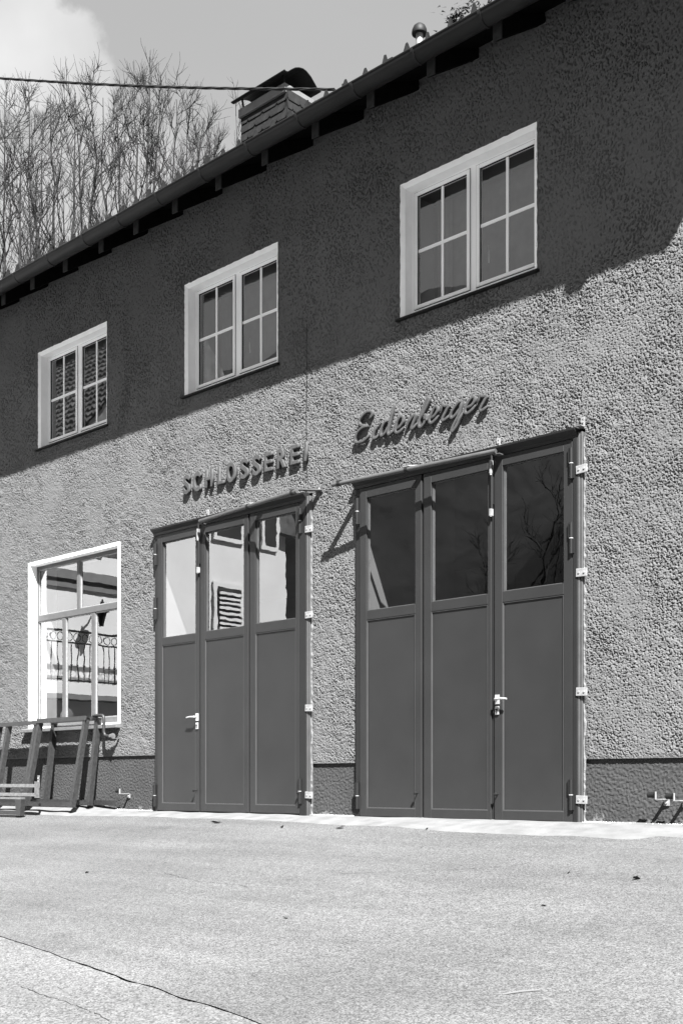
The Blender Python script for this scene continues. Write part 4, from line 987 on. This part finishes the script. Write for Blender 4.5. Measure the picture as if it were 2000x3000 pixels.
# conifer whose tips show over the right-hand end of the roof
def conifer(u, z, height, seed, label, rad):
    rnd = random.Random(seed); base = place(u, z); t = empty('conifer', base, label, 'tree', 'conifers behind the roof')
    tk = Wood(); pts = [base + Vector((0, 0, height * i / 10)) for i in range(11)]; tk.seg(pts, [.22 * (1 - i / 10.5) for i in range(11)], 6); tk.build('trunk', 'bark', t)
    vs_, fs_ = [], []
    for i in range(150):
        f = i / 150; zc = height * (.25 + .75 * f); Lr = rad * (1 - f) ** .8 + .12; az = i * 2.4 + rnd.uniform(-.4, .4)
        d = Vector((math.cos(az), math.sin(az), -.22)).normalized(); o = base + Vector((0, 0, zc))
        for j in range(44):
            q = o + d * Lr * rnd.uniform(.1, 1) + Vector((rnd.gauss(0, .10), rnd.gauss(0, .10), rnd.gauss(0, .07)))
            e = (d + Vector((rnd.gauss(0, .7), rnd.gauss(0, .7), rnd.gauss(0, .4)))).normalized() * .13; g = e.cross(Vector((rnd.gauss(0, 1), rnd.gauss(0, 1), 1))).normalized() * .024
            k = len(vs_); vs_ += [tuple(q - g), tuple(q + e), tuple(q + g)]; fs_.append((k, k + 1, k + 2))
    me = bpy.data.meshes.new('crown'); me.from_pydata(vs_, [], fs_); me.materials.append(MATS['needles']); link(bpy.data.objects.new('crown', me), t)
conifer(pxu(1515), 30, 27.0, 3, 'dark conifer showing over the top right of the roof', 3.2)
conifer(pxu(1336), 33, 16.6, 5, 'dark conifer with only its tip showing right of the vent pipe', 2.4)

# ------------------------------------------------------------------ the white house round the corner, which the window panes mirror
HS = empty('white_house', (-23, -7, -1), 'white rendered house facing the yard, seen only as a reflection in the panes', 'house')
FX = -20.0
m_ = MB(); m_.box(FX - 8, FX, -7.3, -1.4, -2, 5.9); m_.box(FX - 8, FX, -10.7, -7.3, -2, 7.6); m_.build('house_wall', 'house_white', HS)
m_ = MB(); m_.box(FX - 8, FX + .38, -6.9, -1.2, 5.55, 5.75); m_.build('eaves_board', 'rafter_wood', HS)
for yb in (-2.6, -3.6, -4.6, -5.6, -6.6):
    m_ = MB(); m_.box(FX + .01, FX + .33, yb - .05, yb + .05, 5.40, 5.545); m_.build('rafter', 'rafter_wood', HS)
m_ = MB(); m_.box(FX + .01, FX + .10, -7.0, -1.4, 4.42, 4.60); m_.box(FX + .01, FX + .05, -7.0, -1.4, 4.25, 4.40); m_.build('cornice', 'house_trim', HS)
m_ = MB(); m_.box(FX + .01, FX + .50, -7.2, -1.4, 2.08, 2.30); m_.build('balcony_slab', 'house_white', HS); m_ = MB(); m_.box(FX + .05, FX + .53, -7.23, -1.4, 1.98, 2.075); m_.build('balcony_edge', 'house_trim', HS)
bm_ = MB(); bm_.tube([(0, 0, 0), (0, 0, .30), (0, 0, .33), (0, 0, .36), (0, 0, .78)], [.011, .011, .026, .011, .011], 6); bal_me = bm_.mesh('baluster', 'dark_metal')
y = -7.1
while y < -1.5: inst('baluster', bal_me, HS, (FX + .46, y, 2.32)); y += .15
m_ = MB(); m_.box(FX + .44, FX + .48, -7.15, -1.4, 3.08, 3.11); m_.box(FX + .44, FX + .48, -7.15, -1.4, 3.30, 3.34); m_.box(FX + .44, FX + .48, -7.15, -1.4, 2.34, 2.365); m_.build('handrail', 'dark_metal', HS)
y = -7.05
while y < -1.5:
    m_ = MB(); m_.tube([(FX + .46, y + .075 * math.cos(k * .7), 3.205 + .08 * math.sin(k * .7)) for k in range(10)], .009, 4); m_.build('rail_ring', 'dark_metal', HS); y += .18
m_ = MB(); m_.beam((FX, -5.2, 3.75), (FX + .35, -5.2, 3.95), .03, .03); m_.tube([(FX + .36, -5.2, 3.5), (FX + .36, -5.2, 3.75), (FX + .36, -5.2, 3.78), (FX + .36, -5.2, 3.92), (FX + .36, -5.2, 4.05)], [.05, .08, .14, .05, .01], 8); m_.build('wall_lamp', 'dark_metal', HS)
def hwin(y0, y1, z0, z1, louvres=True):
    f_ = MB(); f_.box(FX + .01, FX + .06, y0 - .10, y1 + .10, z0 - .10, z1 + .10); W_ = f_.build('house_window', 'house_white', HS)
    f_ = MB(); f_.box(FX + .06, FX + .07, y0, y1, z0, z1); f_.build('shutter', 'interior_dark', W_)
    z = z0 + .06
    while z < z1 - .05 and louvres:
        f_ = MB(); f_.box(FX + .072, FX + .10, y0 + .03, y1 - .03, z, z + .055); f_.build('louvre', 'house_white', W_); z += .115
hwin(-9.45, -8.75, 3.5, 4.75); hwin(-9.45, -8.75, 5.9, 6.9, False); hwin(-10.55, -10.2, 5.9, 6.9, False)
m_ = MB(); m_.extrude_x([(-7.28, 5.9), (-1.2, 5.9), (-4.2, 6.7)], FX - 8.2, FX + .3); m_.build('house_roof', 'roof_tile', HS)
m_ = MB(); m_.extrude_x([(-10.9, 7.6), (-7.2, 7.6), (-9.0, 8.5)], FX - 8.2, FX + .3); m_.build('house_roof', 'roof_tile', HS)
# long tiled roof further off, also mirrored in the upper left panes
TH = empty('tiled_house', (-42, -18, -1.6), 'house with long steep tiled roof, mirrored in the upper left window', 'house')
m_ = MB(); m_.box(-49, -33.6, -24, -13, -1.7, 10.6); m_.build('house_wall', 'house_white', TH)
m_ = MB(); m_.extrude_x([(-12.4, 10.2), (-18.5, 17.8), (-24.6, 10.2)], -49.5, -33.2); TR_ = m_.build('house_roof', 'far_tile', TH)
tw = MB(); tw_n = 26
row = []
for k in range(tw_n * 3 + 1): row.append((k / 3 * .3, .035 * math.sin(k / 3 * 2 * math.pi)))
tw.add([(x, 0, q * 1.6 + .13) for x, q in row] + [(x, -.30, q + .05 + .350) for x, q in row] + [(x, -.02, q - .02) for x, q in row], [(i, i + 1, len(row) + i + 1, len(row) + i) for i in range(len(row) - 1)] + [(i, 2 * len(row) + i, 2 * len(row) + i + 1, i + 1) for i in range(len(row) - 1)])
tw_me = tw.mesh('tile_row', 'far_tile')
for c in range(2):
    for r_ in range(23): inst('tile_row', tw_me, TR_, (-49.3 + c * 8.0, -12.5 - r_ * .26, 10.36 + r_ * .324))
m_ = MB(); m_.tube([(-49.5, -18.5, 17.85), (-33.2, -18.5, 17.85)], .14, 10); m_.build('ridge', 'far_tile', TR_)
# bare trees across the road
for k, (x_, y_, hgt, lb) in enumerate(((-24.3, -27, 13, 'bare tree across the road, mirrored faintly in the nearest door pane'), (-22.0, -29, 13.5, 'second bare tree across the road, mirrored in the right door'), (-27.5, -31, 12, 'third bare tree across the road, mirrored in the middle pane of the right door'))):
    bs = Vector((x_, y_, -1.75)); rq = random.Random(60 + k)
    bare_tree(0, 1, [bs + Vector((rq.uniform(-3, 3), rq.uniform(-2, 2), hgt * rq.uniform(.8, 1))) for _ in range(3)], 40 + k, lb, r=.15, dens=.8, first=.2, group='bare trees across the road', base=bs)

# ------------------------------------------------------------------ small litter on the ground
def gz(x, y): return SLOPE * y
lf = MB(); lf.add([(-.05, 0, .004), (-.02, -.022, .012), (.03, -.018, .006), (.055, .004, .016), (.025, .02, .020), (-.025, .018, .008), (0, 0, .002)], [(0, 1, 6), (1, 2, 6), (2, 3, 6), (3, 4, 6), (4, 5, 6), (5, 0, 6)])
leaf_me = lf.mesh('dry_leaf', 'leaf_dry')
for x, y, s_, lb in ((-9.02, -.62, 1.1, 'dry curled leaf lying in front of the middle leaf of the left door'), (-7.97, -.71, .7, 'dark scrap of leaf in front of the wall between the two doors'),
                     (-7.27, -.65, .9, 'dry leaf lying in front of the left leaf of the right door'), (-3.57, -1.92, .75, 'flat dark leaf alone on the asphalt near the right edge'),
                     (-6.33, -.56, .6, 'small dry leaf before the middle leaf of the right door'), (-4.09, -1.86, .4, 'tiny dark leaf left of the large flat one at right'),
                     (-3.71, -2.72, .4, 'tiny dry leaf on the open asphalt right of centre'), (-7.96, -2.90, .5, 'dark crumb of leaf on the asphalt toward the left edge'),
                     (-5.02, -3.50, .4, 'dark crumb of leaf at the centre of the yard, nearest the long seam')):
    inst_o = inst('dry_leaf', leaf_me, None, (x, y, gz(x, y) + .002), rot=(random.uniform(0, .25), random.uniform(-.2, .2), random.uniform(0, 6)), sc=(s_, s_, s_ * 1.4))
    tag(inst_o, lb, 'leaf', 'dry leaves on the yard')
m_ = MB(); m_.tube([(-2.93, -4.22, gz(0, -4.22) + .004), (-2.88, -4.16, gz(0, -4.16) + .007), (-2.82, -4.10, gz(0, -4.10) + .004)], .0035, 5)
tag(m_.build('twig', 'straw'), 'pale straight stalk lying on the asphalt in the foreground', 'stalk')
# crumbled mortar along the foot of the wall
rb = MB(); rnd = random.Random(5)
def pebble(x, y, z, s):
    k = len(rb.v); q = [(s * rnd.uniform(.7, 1.2), 0, 0), (-s * rnd.uniform(.7, 1.2), 0, 0), (0, s * rnd.uniform(.7, 1.2), 0), (0, -s * rnd.uniform(.7, 1.2), 0), (0, 0, s * rnd.uniform(.5, 1)), (0, 0, -s * .5)]
    rb.add([(x + a_, y + b_, z + c_) for a_, b_, c_ in q], [(0, 2, 4), (2, 1, 4), (1, 3, 4), (3, 0, 4), (2, 0, 5), (1, 2, 5), (3, 1, 5), (0, 3, 5)])
for x0, x1, n_, in ((-11.55, -10.82, 260), (-8.26, -7.66, 200), (-5.1, -4.75, 220), (-4.75, -3.5, 240), (-13.4, -11.6, 120)):
    for i in range(n_):
        x = rnd.uniform(x0, x1); y = -abs(rnd.gauss(0, .035)) - .0; pebble(x, y + .01, z_wall(x) + .008 - .02 * abs(y), rnd.uniform(.003, .012))
tag(rb.build('mortar_crumbs', 'rubble'), kind='stuff')
